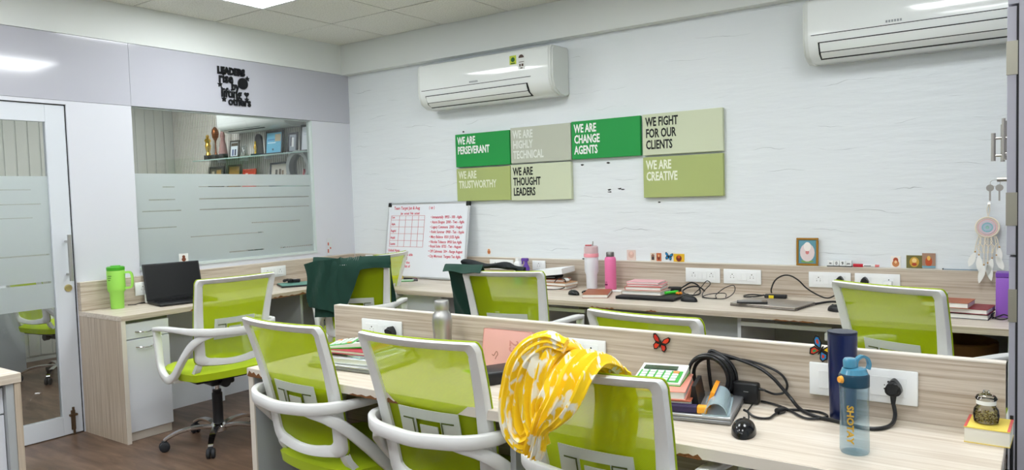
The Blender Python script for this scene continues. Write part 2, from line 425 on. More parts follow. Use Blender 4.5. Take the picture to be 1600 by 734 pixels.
# ------------------------------------------------------------------ cabin seen through the glass
struct('wall_cabin_back', B().box(-3.2, WT, 0.002, .12, 0, 3.0), mat('ribbed_cream', lin(222, 218, 212), .6))
rb = B()
for k in range(90): rb.box(-2.7+k*.03, -2.7+k*.03+.004, -.004, .002, 0, 2.6)
o = part('rib', rb, mat('rib_stripe', lin(190, 184, 176), .7), bpy.data.objects['wall_cabin_back']); o['kind'] = 'stuff'  # darker beige stripes of the cabin wall
struct('wall_cabin_left', B().box(-3.2, -2.7, -3.6, 0, 0, 3.0), mat('cabin_green_grey', lin(200, 202, 196), .6))
o_ = B()
for k in range(36): o_.box(-2.7, -2.692, -.02-k*.1-.088, -.02-k*.1, .05, 2.5)
o = part('blind_slat', o_, mat('blind_fabric', lin(204, 204, 196), .8), bpy.data.objects['wall_cabin_left']); o['kind'] = 'stuff'
struct('wall_cabin_front', B().box(-3.2, WT, -3.7, -3.6, 0, 3.0), PAINT)
struct('ceiling_cabin', B().box(-3.2, WT, -3.7, .1, 2.6, 2.7), PAINT)
for y in (-1.0, -2.6):  # unseen panels added so that the cabin is lit
    t = thing('ceiling_light', 'added unseen square LED panel that lights the cabin %s' % ('in front of the trophy shelf' if y > -2 else 'behind the glass door'), 'light', (-1.5, y, 2.6))
    part('frame', B().box(-.3, .3, -.3, .3, -.01, 0), PLASTIC2, t); part('diffuser', B().box(-.28, .28, -.28, .28, -.013, -.0101), mat('added_cabin_diffuser', (*LIGHT_COL, 1), .5, emit=PANEL_POWER*1.0), t)

# ------------------------------------------------------------------ chairs
ZT, ZR, ZB = .98, .70, .50
def yb(x, z):
    """rear surface of the reclined, slightly dished backrest (local, seat faces +y)"""
    t = (z-ZB)/(ZT-ZB)
    return -.205-.055*t-.06*t*t-.034*(1-min(1, (x/.23)**2))
def hw(z): return .205+.024*max(0, (z-ZB)/(ZT-ZB))
def back_outline(inset, n=7, top_in=None):
    top_in = inset if top_in is None else top_in
    pts = []
    wi = inset; inset = lambda z: wi+(.020*(1-max(0, z-ZB)/(ZT-ZB)) if wi > .01 else 0)
    inset_b = wi+(.006 if wi > .01 else 0)
    zt, zb = ZT-top_in, ZB+inset_b*.9; r = max(.012, .035-wi*.4)
    for k in range(13): z = zb+r+(zt-zb-2*r)*k/12; pts.append((hw(z)-inset(z), z))
    for k in range(1, n): a = PI/2*k/n; pts.append((hw(zt)-inset(zt)-r*.4+r*.4*math.cos(a), zt-r+r*math.sin(a)))
    for k in range(17): x = (hw(zt)-inset(zt)-r*.4)*(1-2*k/16); pts.append((x, zt))
    for k in range(1, n): a = PI/2+PI/2*k/n; pts.append((-(hw(zt)-inset(zt)-r*.4)+r*.4*math.cos(a), zt-r+r*math.sin(a)))
    for k in range(13): z = zt-r-(zt-zb-2*r)*k/12; pts.append((-(hw(z)-inset(z)), z))
    R = .05
    for k in range(1, n): a = PI+PI/2*k/n; pts.append((-(hw(zb)-inset(zb)-R)+R*math.cos(a), zb+r+r*math.sin(a)))
    for k in range(17): x = -(hw(zb)-inset(zb)-R)*(1-2*k/16); pts.append((x, zb-.012*(1-(2*k/16-1)**2)))
    for k in range(1, n): a = 1.5*PI+PI/2*k/n; pts.append(((hw(zb)-inset(zb)-R)+R*math.cos(a), zb+r+r*math.sin(a)))
    return pts
def make_chair():
    t = thing('office_chair', 'proto', 'chair')
    # frame: rounded ring following the dished back surface
    b = B(); bm = b.bm
    o_, i_ = back_outline(0), back_outline(.034, top_in=.026); n = len(o_)
    def ring(pl, dy): return [bm.verts.new((x, yb(x, z)+dy, z)) for x, z in pl]
    mixp = lambda f: [((a[0]*(1-f)+c[0]*f), (a[1]*(1-f)+c[1]*f)) for a, c in zip(o_, i_)]
    rs = [ring(o_, .016), ring(o_, .002), ring(mixp(.12), -.005), ring(mixp(.8), -.001), ring(i_, .006), ring(i_, .016)]
    rs.append(rs[0])
    for a, c in zip(rs, rs[1:]):
        for k in range(n): bm.faces.new((a[k], a[(k+1) % n], c[(k+1) % n], c[k]))
    part('backrest_frame', b, PLASTIC, t, 50)
    # netting over the front of the frame
    b = B(); NX, NZ = 15, 19
    def f(u, v):
        z = ZB+.008+(ZT-.010-ZB)*v; x = (hw(z)-.002)*(2*u-1); return (x, yb(x, z)+.018, z)
    b.grid(NX, NZ, f); part('mesh_back', b, NET, t, True)
    b = B(); pl = back_outline(-.001)
    b.tube([(x, yb(x, z)+.018, z) for x, z in pl[::2]], .003, 6, True, 2); part('edge_piping', b, GREENE, t, True)
    # lumbar plate with slots
    b = B()
    def pl_(x0, x1, z0, z1, y=-.006, th=.0035, sk=0):
        nx = 4
        for k in range(nx):
            a, c = x0+(x1-x0)*k/nx, x0+(x1-x0)*(k+1)/nx
            for (p, q) in ((z0, z1),):
                v = [bm2.verts.new((x, yb(x, z)+y+d, z+sk*x)) for d in (0, -th) for x, z in ((a, p), (c, p), (c, q), (a, q))]
                for fc in ((0, 1, 2, 3), (7, 6, 5, 4), (0, 4, 5, 1), (1, 5, 6, 2), (2, 6, 7, 3), (3, 7, 4, 0)): bm2.faces.new([v[i] for i in fc])
    bm2 = b.bm
    pl_(-.115, .115, .722, .755, y=.010); pl_(-.115, -.048, .640, .722, y=.010); pl_(.048, .115, .640, .722, y=.010); pl_(-.034, .034, .655, .705, y=.010); pl_(-.048, .048, .640, .662, y=.010)
    part('lumbar_plate', b, mat('translucent_white_plate', lin(205, 210, 200), .45), t)
    for s in (-1, 1):
        for k in (-1, 1):
            b = B(); bm2 = b.bm
            x = s*.075; z = .696+k*.025; pl_(x-.022, x+.022, z-.0022, z+.0022, y=.005, th=.0015)
            part('plate_slot', b, mat('slot_green', lin(84, 96, 40), .7), t)
        b = B(); bm2 = b.bm; pl_(s*.055-.002, s*.055+.002, .674, .719, y=.0035, th=.0015)
        part('plate_slot', b, mat('slot_green', lin(84, 96, 40), .7), t)
    # arm loops: one band round the back, armrests, front posts and rear arch struts
    def band(pts, whs, rad=.05):
        P, c3 = [], []; V = [Vector(p) for p in pts]; n = len(V)
        for i, p in enumerate(V):
            if i in (0, n-1): P.append(p); c3.append(whs[i]); continue
            a_, c_ = V[i-1]-p, V[i+1]-p; ra, rc = min(rad, a_.length*.48), min(rad, c_.length*.48)
            q0, q1 = p+a_.normalized()*ra, p+c_.normalized()*rc
            for k in range(6):
                t_ = k/5; P.append(q0*(1-t_)**2+p*2*t_*(1-t_)+q1*t_*t_); c3.append(whs[i])
        for _ in range(2): c3 = [c3[0]]+[tuple((c3[i-1][j]+c3[i][j]+c3[i+1][j])/3 for j in (0, 1)) for i in range(1, len(c3)-1)]+[c3[-1]]
        m = len(P)
        b = B()
        def prof(i):
            w, h = c3[i][0]/2, c3[i][1]/2; c = min(w, h)*.28
            return [(w-c, -h), (w, -h+c), (w, h-c), (w-c, h), (-w+c, h), (-w, h-c), (-w, -h+c), (-w+c, -h)]
        def side(i, tt):
            p = P[i]; q = Vector((p.x, (p.y+.10)*.9, 0))
            if p.y > -.16: q = Vector((1 if p.x > 0 else -1, 0, 0))
            elif p.y > -.24: f_ = (p.y+.24)/.08; q = q.normalized()*(1-f_)+Vector((1 if p.x > 0 else -1, 0, 0))*f_
            return q
        return b.sweep(P, prof, side)
    ring_ = [(-.260, .163, .680), (-.264, .08, .690), (-.256, -.08, .698), (-.248, -.20, .700), (-.232, -.272, .700), (-.165, -.325, .694), (0, -.345, .686)]
    ringp = ring_ + [(-x, y, z) for x, y, z in ring_[:-1][::-1]]
    wh = [(.044, .024), (.050, .022), (.044, .022), (.032, .030), (.024, .038), (.022, .040), (.022, .040)]
    part('armrest', band(ringp, wh+wh[:-1][::-1]), PLASTIC, t, 50)
    for s in (-1, 1):
        post = [(s*.260, .158, .686), (s*.262, .125, .455), (s*.260, .035, .398), (s*.256, -.045, .430), (s*.250, -.15, .540), (s*.232, -.245, .635), (s*.18, -.308, .678), (s*.10, -.330, .688)]
        part('armrest_strut', band(post, [(.040, .030), (.034, .034), (.030, .044), (.028, .046), (.026, .042), (.024, .040), (.020, .034), (.012, .022)], .05), PLASTIC, t, 50)
        b = B().box(*sorted((s*.205, s*.262)), -.05, .06, .395, .425, .006); part('armrest_bracket', b, PLASTIC, t)
    # lower uprights and tongue holding the back to the seat
    for s in (-1, 1):
        b = B().sweep(crom([(s*.185, -.200, .508), (s*.19, -.185, .475), (s*.195, -.14, .43), (s*.19, -.05, .405)], 5), lambda i: [(-.016, -.011), (.016, -.011), (.016, .011), (-.016, .011)], lambda i, tt: (1, 0, 0))
        part('back_bracket', b, PLASTIC, t)
    # seat
    b = B()
    def sq(u, v):
        x, y = (2*u-1), (2*v-1)
        X = x*math.sqrt(1-y*y*.28)*.245; Y = y*math.sqrt(1-x*x*.22)*.235+.01
        e = max(abs(x), abs(y))
        return X, Y, e
    b.grid(17, 17, lambda u, v: (sq(u, v)[0], sq(u, v)[1], .482-.030*max(0, (sq(u, v)[2]-.55)/.45)**2.4-.012*max(0, sq(u, v)[1]-.12)/.12))
    top_edge = [v for v in b.bm.verts if len(v.link_edges) < 4]
    ext = bmesh.ops.extrude_edge_only(b.bm, edges=[e for e in b.bm.edges if len(e.link_faces) == 1])
    for v in ext['geom']:
        if isinstance(v, bmesh.types.BMVert): v.co.z = .412; v.co.x *= .97; v.co.y = (v.co.y-.01)*.97+.01
    ext = bmesh.ops.extrude_edge_only(b.bm, edges=[e for e in b.bm.edges if len(e.link_faces) == 1])
    for v in ext['geom']:
        if isinstance(v, bmesh.types.BMVert): v.co.z = .408; v.co.x *= .6; v.co.y *= .6
    part('seat', b, GREENC, t, 60)
    part('seat_pan', B().box(-.19, .19, -.17, .18, .392, .410, .01), BLACK, t)
    b = B().box(-.07, .07, -.09, .09, .345, .395, .012); part('tilt_mechanism', b, BLACK, t)
    b = B().cyl((0, -.09, .365), (0, -.125, .365), .028); part('tension_knob', b, BLACK, t, True); part('lift_lever', B().cyl((.06, .02, .37), (.23, .03, .365), .006), BLACK, t, True)
    b = B().lathe([(.014, .24), (.014, .345)], n=16); part('gas_piston', b, CHROME, t, True)
    b = B().lathe([(.029, .10), (.029, .29), (.024, .292), (.024, .31)], n=20); part('gas_lift', b, BLACK, t, True)
    b = B().lathe([(.030, .062), (.046, .07), (.048, .10), (.036, .115), (.030, .118)], n=20); part('hub', b, CHROME, t, True)
    for k in range(5):
        a = 2*PI*k/5+.35; d = Vector((math.cos(a), math.sin(a), 0)); z = Vector((0, 0, 1)); sd = d.cross(z)
        P = crom([d*.035+z*.098, d*.12+z*.108, d*.21+z*.100, d*.275+z*.075, d*.292+z*.062], 5); n_ = len(P)
        b = B().sweep(P, lambda i: [(w_*x_, h_*y_) for w_, h_ in [(.021-.009*i/n_, .013-.003*i/n_)] for x_, y_ in ((1, -.6), (1, .3), (.5, 1), (-.5, 1), (-1, .3), (-1, -.6))], lambda i, tt: sd)
        o = part('base_spoke', b, CHROME, t, 50)
        cc = d*.292+z*.028+sd*0
        b = B()
        for s in (-1, 1): b.lathe([(.006, -.009), (.024, -.009), (.028, -.005), (.028, .005), (.024, .009), (.006, .009)], cc+sd*(s*.013), 14, Vector((0, 0, 1)).rotation_difference(sd).to_matrix().to_4x4())
        b.box(cc.x-.012, cc.x+.012, cc.y-.012, cc.y+.012, .032, .062, .004)
        part('castor', b, RUBBER, o, 50)
    return t
proto = make_chair()
R_ = math.radians
G_ = 'green mesh office chairs'
def chair(cx, cy, face, label, scale=1, dz=0, first=[True]):
    """cx, cy: where the middle of the backrest's top stands; face: heading in degrees"""
    th = R_(face-90); off = Vector((0, -.345, 0))*scale
    x = cx-(math.cos(th)*off.x-math.sin(th)*off.y); y = cy-(math.sin(th)*off.x+math.cos(th)*off.y)
    if first[0]:
        o = proto; first[0] = False; o.location = (x, y, 0); o.rotation_euler = (0, 0, th); o['label'] = label; o['group'] = G_
    else: o = dup(proto, (x, y, 0), th, label, scale, G_)
    for ch in o.children:
        if dz and not ch.name.startswith(('base_spoke', 'hub', 'gas_lift')): ch.location.z += dz
    return o
chair(2.668, -2.868, 86.5, 'green mesh office chair at the left end of the front desk, hiding the stacked laptop', dz=-.015)
chair(3.288, -2.85, 91, 'green mesh office chair at the front desk, in front of the steel bottle', 1.05, dz=-.05)
cC = chair(3.93, -2.94, 89, 'green mesh office chair with the yellow and white scarf over its back', .94, dz=.045)
chair(1.27, -2.02, 172, 'green mesh office chair beside the white drawer cabinet, its chrome base in view', dz=.02)
cE = chair(1.515, -1.43, 127, 'office chair with the dark green jacket draped over its backrest near the corner', .94, dz=.105)
chair(1.15, -.69, 194, 'green mesh office chair turned sideways, its backrest just left of the whiteboard', dz=.04)
cG = chair(2.585, -1.42, 102, 'green mesh office chair with the dark jacket hanging at its left, right of the whiteboard', dz=.03)
chair(3.67, -2.09, 83, 'office chair of which only the top rail shows above the low partition', 1.04, dz=-.055)
chair(4.32, -1.27, 67, 'green mesh office chair in front of the right end of the back desk', 1.02)
# chairs in the cabin
chair(-1.72, -1.98, 100, 'green mesh office chair inside the cabin, nearer the glass door, chrome base showing')
chair(-2.1, -1.2, 100, 'green mesh office chair inside the cabin, farther behind the glass door')

# ------------------------------------------------------------------ desks
def chips(name, x0, x1, y, z, parent, axis='x', n=14, h=.014):
    """broken laminate along a desk's front edge: a ragged strip of bare board standing 1 mm proud"""
    pts = [(x0, z)]
    for k in range(1, n): pts.append((x0+(x1-x0)*k/n, z+h*random.uniform(.25, 1)*(1 if k % 2 else .5)))
    pts += [(x1, z)]
    for k in range(1, n): pts.append((x1+(x0-x1)*k/n, z-random.uniform(.0, .003)))
    b = B(); b.prism(pts, 'y' if axis == 'x' else 'x', y-(.001 if axis == 'x' else -.001), y+(.004 if axis == 'x' else -.004))
    return wpart(name, b, CHIP, parent)
ZD_ = .752
# left desk with its end panel and upstand
ld = wthing('workstation', 'wood laminate desk along the left partition wall, with end panel and upstand', 'desk', (.25, -1.3, 0))
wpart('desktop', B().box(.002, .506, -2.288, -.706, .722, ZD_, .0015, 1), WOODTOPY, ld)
wpart('edge_band', B().box(.506, .508, -2.286, -.706, .722, ZD_-.001), WOODY, ld)
wpart('end_panel', B().box(.002, .500, -2.286, -2.262, 0, .7215), WOODZ, ld)
wpart('panel_edge', B().box(.500, .505, -2.287, -2.262, 0, .7215), EDGEW, ld)
wpart('upstand', B().box(.002, .044, -2.288, -.046, ZD_+.0005, .926, .001, 1), WOODY, ld)
wpart('upstand_cap', B().box(.002, .045, -2.289, -.046, .9265, .930), EDGEW, ld)
wpart('modesty_panel', B().box(.004, .018, -2.26, -.02, 0, .72), WHITE_LAM, ld)
wpart('support_panel', B().box(.019, .42, -.94, -.92, 0, .721), GREY_LAM, ld)
wpart('cable_duct', B().box(.019, .13, -1.43, -1.40, 0, .721), WHITE_LAM, ld)
chips('chipped_edge', -1.86, -1.66, .508, .722, ld, 'y', 12, .018); chips('chipped_edge', -1.25, -.72, .508, .722, ld, 'y', 22, .016)
# back desk
bd = wthing('workstation', 'long wood laminate desk running along the whole white back wall', 'desk', (2.6, -.35, 0))
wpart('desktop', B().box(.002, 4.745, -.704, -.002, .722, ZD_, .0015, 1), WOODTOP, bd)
wpart('edge_band', B().box(.506, 4.745, -.706, -.704, .722, ZD_-.001), WOODX, bd)
wpart('upstand', B().box(.046, 4.745, -.044, -.002, ZD_+.0005, .926, .001, 1), WOODX, bd)
wpart('upstand_cap', B().box(.046, 4.745, -.045, -.002, .9265, .930), EDGEW, bd)
for x in (.93, 2.21, 3.535, 4.72):
    wpart('support_panel', B().box(x, x+.018, -.62, -.02, 0, .721), WHITE_LAM, bd)
wpart('modesty_panel', B().box(.05, 4.72, -.018, -.004, 0, .72), GREY_LAM, bd)
for a, c in ((3.0, 3.534), ): wpart('modesty_panel', B().box(a, c, -.56, -.545, .2, .72), GREY_LAM, bd)
wpart('slide_rail', B().box(3.555, 4.0, -.63, -.612, .668, .69), PLASTIC, bd)
wpart('rail_bracket', B().box(3.975, 4.005, -.66, -.60, .628, .668, .006), PLASTIC, bd)
wpart('slide_rail', B().box(2.23, 2.62, -.63, -.612, .672, .692), PLASTIC, bd)
chips('chipped_edge', 2.70, 2.86, -.706, .722, bd, 'x', 10, .010); chips('chipped_edge', 3.05, 3.12, -.706, .722, bd, 'x', 6, .010); chips('chipped_edge', 3.74, 3.95, -.706, .722, bd, 'x', 10, .007)
# boxes under the back desk
for a, c, lab in ((.95, 1.5, 'white drawer cabinet under the back desk below the whiteboard'), ):
    t = wthing('drawer_cabinet', lab, 'cabinet', ((a+c)/2, -.3, 0))
    wpart('carcass', B().box(a, c, -.60, -.05, .02, .715), WHITE_LAM, t); wpart('drawer_front', B().box(a+.004, c-.004, -.618, -.601, .55, .712, .001, 1), WHITE_LAM, t)
    wpart('door', B().box(a+.004, c-.004, -.618, -.601, .03, .545, .001, 1), WHITE_LAM, t)
t = wthing('wall_box', 'small grey network box under the back desk left of the white cabinet', 'box', (.9, -.12, .45))
wpart('box_body', B().box(.72, .925, -.14, -.02, .52, .70, .004), GREY_LAM, t)
wpart('socket', B().cyl((.83, -.145, .62), (.83, -.14, .62), .028), BLACK, t)
t = wthing('basket', 'brown wicker basket on the floor under the right end of the back desk', 'basket', (4.5, -.3, 0))
wpart('basket_body', B().lathe([(.13, .0), (.17, .34), (.175, .62), (.165, .625), (.16, .34), (.12, .02)], (4.5, -.32, .002), 20), mat('wicker', lin(120, 78, 46), .8, bump=(160, .9)), t, True)

# pedestal cabinet beside the left desk's end panel
t = wthing('pedestal_cabinet', 'white pedestal cabinet with drawer and door at the end of the left desk', 'cabinet', (.26, -2.12, 0))
wpart('carcass', B().box(.03, .462, -2.260, -1.985, .05, .712), WHITE_LAM, t)
wpart('plinth', B().box(.03, .458, -2.260, -1.988, .0, .05), EDGEW, t)
dr = wpart('drawer', B().box(.463, .48, -2.258, -1.987, .607, .700, .0015, 1), WHITE_LAM, t)
dd = wpart('door', B().box(.463, .48, -2.258, -1.987, .056, .600, .0015, 1), WHITE_LAM, t)
wpart('top_gap', B().box(.455, .464, -2.26, -1.987, .7005, .7215), mat('olive_gap_shade', lin(120, 124, 104), .7), t)  # solid olive strip, its colour stands in for shade below the desktop
for z, p_ in ((.648, dr), (.557, dd)):
    b = B().tube([(.481, -2.195, z), (.50, -2.17, z-.004), (.507, -2.14, z-.006), (.50, -2.11, z-.004), (.481, -2.085, z)], .0045, 8)
    wpart('handle', b, CHROME, p_, True)

# front desk with the low partition behind it
fd = wthing('workstation', 'wood laminate desk in the foreground with chipped front edge', 'desk', (3.56, -2.5, 0))
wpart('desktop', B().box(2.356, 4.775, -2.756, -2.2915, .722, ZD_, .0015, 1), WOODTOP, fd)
wpart('edge_band', B().box(2.356, 4.775, -2.758, -2.756, .722, ZD_-.001), EDGEW, fd)
wpart('end_panel', B().box(2.36, 2.385, -2.748, -2.2915, 0, .7215), GREY_LAM, fd)
wpart('panel_edge', B().box(2.358, 2.386, -2.754, -2.748, 0, .7215), EDGEW, fd)
wpart('end_panel', B().box(4.745, 4.77, -2.75, -2.2915, 0, .7215), GREY_LAM, fd)
wpart('support_panel', B().box(3.55, 3.57, -2.70, -2.2915, 0, .7215), GREY_LAM, fd)
chips('chipped_edge', 2.358, 2.47, -2.758, .722, fd, 'x', 8, .024); chips('chipped_edge', 2.92, 3.30, -2.758, .722, fd, 'x', 18, .015); chips('chipped_edge', 4.10, 4.17, -2.758, .722, fd, 'x', 6, .014)
lp = wthing('partition', 'low wood laminate partition with pale top edge behind the front desk', 'partition', (3.5, -2.27, 0))
wpart('panel', B().box(2.332, 4.772, -2.29, -2.26, 0, .926), WOODX, lp)
wpart('top_edge', B().box(2.331, 4.773, -2.291, -2.259, .926, .930), EDGEW, lp)
wpart('end_edge', B().box(2.329, 2.332, -2.29, -2.26, 0, .926), EDGEW, lp)
wpart('cable_rod', B().cyl((4.785, -2.29, .62), (4.785, -2.29, .80), .004).cyl((4.772, -2.29, .78), (4.785, -2.29, .78), .003).cyl((4.772, -2.29, .66), (4.785, -2.29, .66), .003), BLACK, lp)

# desk at the lower left of the view
t = wthing('workstation', 'wood laminate desk corner with white drawers at the bottom left', 'desk', (1.3, -3.9, 0))
wpart('desktop', B().box(1.0, 1.61, -4.6, -3.243, .715, ZD_, .0015, 1), WOODTOPY, t)
wpart('end_panel', B().box(1.0, 1.605, -3.268, -3.245, 0, .7145), WOODZ, t)
wpart('inner_panel', B().box(1.02, 1.60, -3.295, -3.2685, 0, .7145), GREY_LAM, t)
wpart('drawer', B().box(1.1, 1.575, -3.9, -3.297, .60, .70, .0015, 1), WHITE_LAM, t)
wpart('door', B().box(1.1, 1.575, -3.9, -3.297, .06, .594, .0015, 1), WHITE_LAM, t)

# ------------------------------------------------------------------ wall cupboard at the right, seen edge-on
cb = wthing('wall_cupboard', 'tall grey laminate cupboard at the right edge, its doors seen edge-on', 'cupboard', (5.0, -1.1, 0))
LG = mat('lavender_grey_laminate', lin(176, 175, 186), .4)
wpart('carcass', B().box(4.781, 5.39, -1.66, -.01, 0, 2.43), LG, cb)
wpart('fascia', B().box(4.752, 4.7805, -1.655, -.01, 1.925, 2.43), LG, cb)
HZ = [[1.76, 1.29], [.985, .30]]
for k, (z0, z1, xo) in enumerate(((1.146, 1.918, 4.750), (.02, 1.138, 4.757))):
    for m_, (ya, yb_) in enumerate(((-1.652, -1.055), (-1.050, -.46))):
        d = wpart('cupboard_door', B().box(xo, 4.775, ya, yb_, z0, z1, .001, 1), LG, cb)
        if m_ == 0:
            for z in HZ[k]:
                h = B().box(xo-.002, 4.778, ya-.0035, ya-.0005, z-.052, z+.052)
                h.box(xo+.004, xo+.010, ya-.0045, ya-.003, z-.03, z-.012).box(xo+.004, xo+.010, ya-.0045, ya-.003, z+.012, z+.03)
                wpart('hinge', h, mat('hinge_metal', lin(168, 164, 150), .4, .7), d)
        if k == 0:
            xs_, yh = (4.700, -1.10) if m_ == 0 else (4.712, -.95)
            h = B().cyl((xs_-.012*(1-m_), yh, 1.455), (xs_-.012*(1-m_), yh, 1.56 if m_ == 0 else 1.60), .0075)
            for z in ((1.475, 1.54) if m_ == 0 else (1.475, 1.58)): h.cyl((xs_-.012*(1-m_), yh, z), (xo, yh, z), .0045)
            wpart('bar_handle', h, DSTEEL, d, True)
            h = B().cyl((4.722, yh-.05, 1.46), (4.722, yh-.05, 1.61), .006).cyl((4.722, yh-.05, 1.48), (xo, yh-.05, 1.48), .004)
            wpart('bolt_rod', h, DSTEEL, d, True)
            if m_ == 0: wpart('lock', B().cyl((4.70, -1.10, 1.385), (4.75, -1.10, 1.385), .008), DSTEEL, d, True)
wpart('black_gap', B().box(4.775, 4.7808, -1.6545, -1.645, .02, 1.918), GAP, cb)
ks = thing('key_bunch', 'two steel keys hanging from the lock of the grey cupboard', 'keys', (4.694, -1.10, 1.38))
for k in range(2):
    b = B().lathe([(.013, -.0012), (.013, .0012)], (-.016+k*.03, -.005-k*.004, -.026), 16, Matrix.Rotation(PI/2, 4, 'X')).box(-.019+k*.03, -.013+k*.03, -.0062-k*.004, -.0038-k*.004, -.075, -.038)
    part('key', b, DSTEEL, ks)
part('key_ring', B().tube([(.016*math.cos(a), -.002, -.008+.012*math.sin(a)) for a in [i*PI/4 for i in range(8)]], .001, 5, True, 3), DSTEEL, ks)

# ------------------------------------------------------------------ air conditioners
ACM = mat('gloss_white_casing', lin(232, 236, 234), .12, coat=.4, bump=(2, .03))
def make_ac(w, x0, zb, label, mr=.20):
    t = thing('air_conditioner', label, 'air conditioner', (x0, 0, zb)); h = .325; d = .225
    prof = [(0, 0), (-.06, -.004), (-.13, .0), (-.19, .03), (-.218, .085), (-.224, .12), (-.222, h-.03), (-.21, h-.008), (-.19, h), (0, h)]
    part('casing', B().prism([(y, z) for y, z in prof], 'x', .03, w-.03), ACM, t, 50)
    for s, (a, c) in enumerate(((0, .0295), (w-.0295, w))):
        pr = [(y*.99, z) for y, z in prof]; b = B().prism(pr, 'x', a, c); bmesh.ops.bevel(b.bm, geom=[e for e in b.bm.edges if abs(e.verts[0].co.x-(0 if s == 0 else w)) < 1e-4 and abs(e.verts[1].co.x-(0 if s == 0 else w)) < 1e-4], offset=.012, segments=3, affect='EDGES')
        part('end_cover', b, mat('casing_side', lin(214, 218, 214), .35), t, 50)
    part('front_seam', B().box(.045, w-mr+.03, -.2255, -.2215, .128, .1315), GAP, t)
    part('outlet', B().prism([(-.223, .090), (-.196, .030), (-.150, .006), (-.150, .012), (-.19, .036), (-.217, .090)], 'x', .08, w-mr), mat('dark_outlet', lin(30, 32, 34), .6), t)
    part('louvre', B().prism([(-.2265, .084), (-.221, .062), (-.208, .040), (-.203, .043), (-.214, .064), (-.2195, .084)], 'x', .09, w-mr-.01), ACM, t, 50)
    part('louvre', B().prism([(-.2045, .036), (-.192, .024), (-.170, .010), (-.165, .013), (-.188, .030), (-.1985, .038)], 'x', .09, w-mr-.01), ACM, t, 50)
    lg = B()
    for k in range(6): lg.box(w*.42+k*.013, w*.42+k*.013+.009, -.2264, -.2256, .142, .154)
    part('logo', lg, mat('grey_print', lin(150, 155, 158), .5), t)['kind'] = 'stuff'
    return t
ac = make_ac(1.20, .985, 2.05, 'white wall air conditioner with energy label, above the slogan panels')
b = B().box(.86, .915, -.2240, -.2228, .225, .285); o = part('energy_label', b, mat('label_yellow', lin(190, 205, 60), .6), ac)
part('label_print', B().lathe([(.016, 0), (.016, .0006)], (.888, -.2246, .257), 16, Matrix.Rotation(PI/2, 4, 'X')).box(.87, .905, -.2246, -.2241, .229, .236), mat('label_green', lin(30, 90, 40), .6), o)
o = part('rating_label', B().box(.93, .985, -.2240, -.2228, .185, .285), mat('label_pale', lin(225, 228, 225), .6), ac)
part('label_print', B().prism([(.957+.022*math.cos(a), .262+.022*math.sin(a)) for a in [i*PI/8 for i in range(9)]], 'y', -.2246, -.2241).box(.937, .978, -.2246, -.2241, .232, .236).box(.94, .952, -.2246, -.2241, .205, .222).box(.958, .974, -.2246, -.2241, .205, .222).box(.948, .966, -.2246, -.2241, .19, .197), mat('label_brown', lin(80, 60, 50), .6), o)
make_ac(.972, 3.775, 2.055, 'white wall air conditioner at the top right, running behind the cupboard', .035)

# ------------------------------------------------------------------ slogan panels
def sign(x0, x1, z0, z1, col, tcol, lines, label, kind='print'):
    t = thing('slogan_panel', label, 'sign', ((x0+x1)/2, 0, z0), group='slogan panels on the back wall')
    w, h = x1-x0, z1-z0
    part('board', B().box(-w/2, w/2, -.032, -.002, 0, h, .003, 2), mat('panel_%d_%d_%d' % col, lin(*col), .55, bump=(200, .05)), t)
    b = text_mesh('\n'.join(lines), .078, .0004, .61, .0022, space=.93)
    b.xf(Matrix.Translation((-w/2+.022, -.0332, h-.076)) @ STAND)
    part('lettering', b, mat('print_%d_%d_%d' % tcol, lin(*tcol), .6), t)
GREEN, GREYP, OLIVE, PALE = (22, 148, 66), (186, 190, 174), (170, 182, 114), (204, 211, 182)
WT_, BK_ = (240, 243, 240), (18, 24, 22)
sign(1.182, 1.687, 1.608, 1.855, GREEN, WT_, ['WE ARE', 'PERSEVERANT'], 'bright green panel reading WE ARE PERSEVERANT')
sign(1.697, 2.200, 1.612, 1.866, GREYP, (226, 230, 222), ['WE ARE', 'HIGHLY', 'TECHNICAL'], 'grey panel reading WE ARE HIGHLY TECHNICAL')
sign(2.207, 2.720, 1.614, 1.870, GREEN, WT_, ['WE ARE', 'CHANGE', 'AGENTS'], 'bright green panel reading WE ARE CHANGE AGENTS')
sign(2.737, 3.263, 1.612, 1.872, PALE, BK_, ['WE FIGHT', 'FOR OUR', 'CLIENTS'], 'pale panel reading WE FIGHT FOR OUR CLIENTS in black')
sign(1.184, 1.684, 1.350, 1.597, OLIVE, (226, 230, 205), ['WE ARE', 'TRUSTWORTHY'], 'olive panel reading WE ARE TRUSTWORTHY')
sign(1.690, 2.196, 1.344, 1.602, PALE, BK_, ['WE ARE', 'THOUGHT', 'LEADERS'], 'pale panel reading WE ARE THOUGHT LEADERS in black')
sign(2.736, 3.261, 1.341, 1.599, OLIVE, (236, 240, 220), ['WE ARE', 'CREATIVE'], 'olive panel reading WE ARE CREATIVE')
# dark pits in the wall paint where a panel used to hang
o = B()
for px_, pz in ((2.27, 1.575), (2.47, 1.58), (2.47, 1.40), (2.475, 1.385), (2.55, 1.405), (2.57, 1.40), (2.83, 1.31), (1.24, 1.875)):
    n = 7; o.prism([(px_+random.uniform(.006, .014)*math.cos(2*PI*k/n)*1.3, pz+random.uniform(.003, .008)*math.sin(2*PI*k/n)) for k in range(n)], 'y', -.0012, .001)
s_ = part('paint_pit', o, GAP, bpy.data.objects['wall_back']); s_['kind'] = 'stuff'

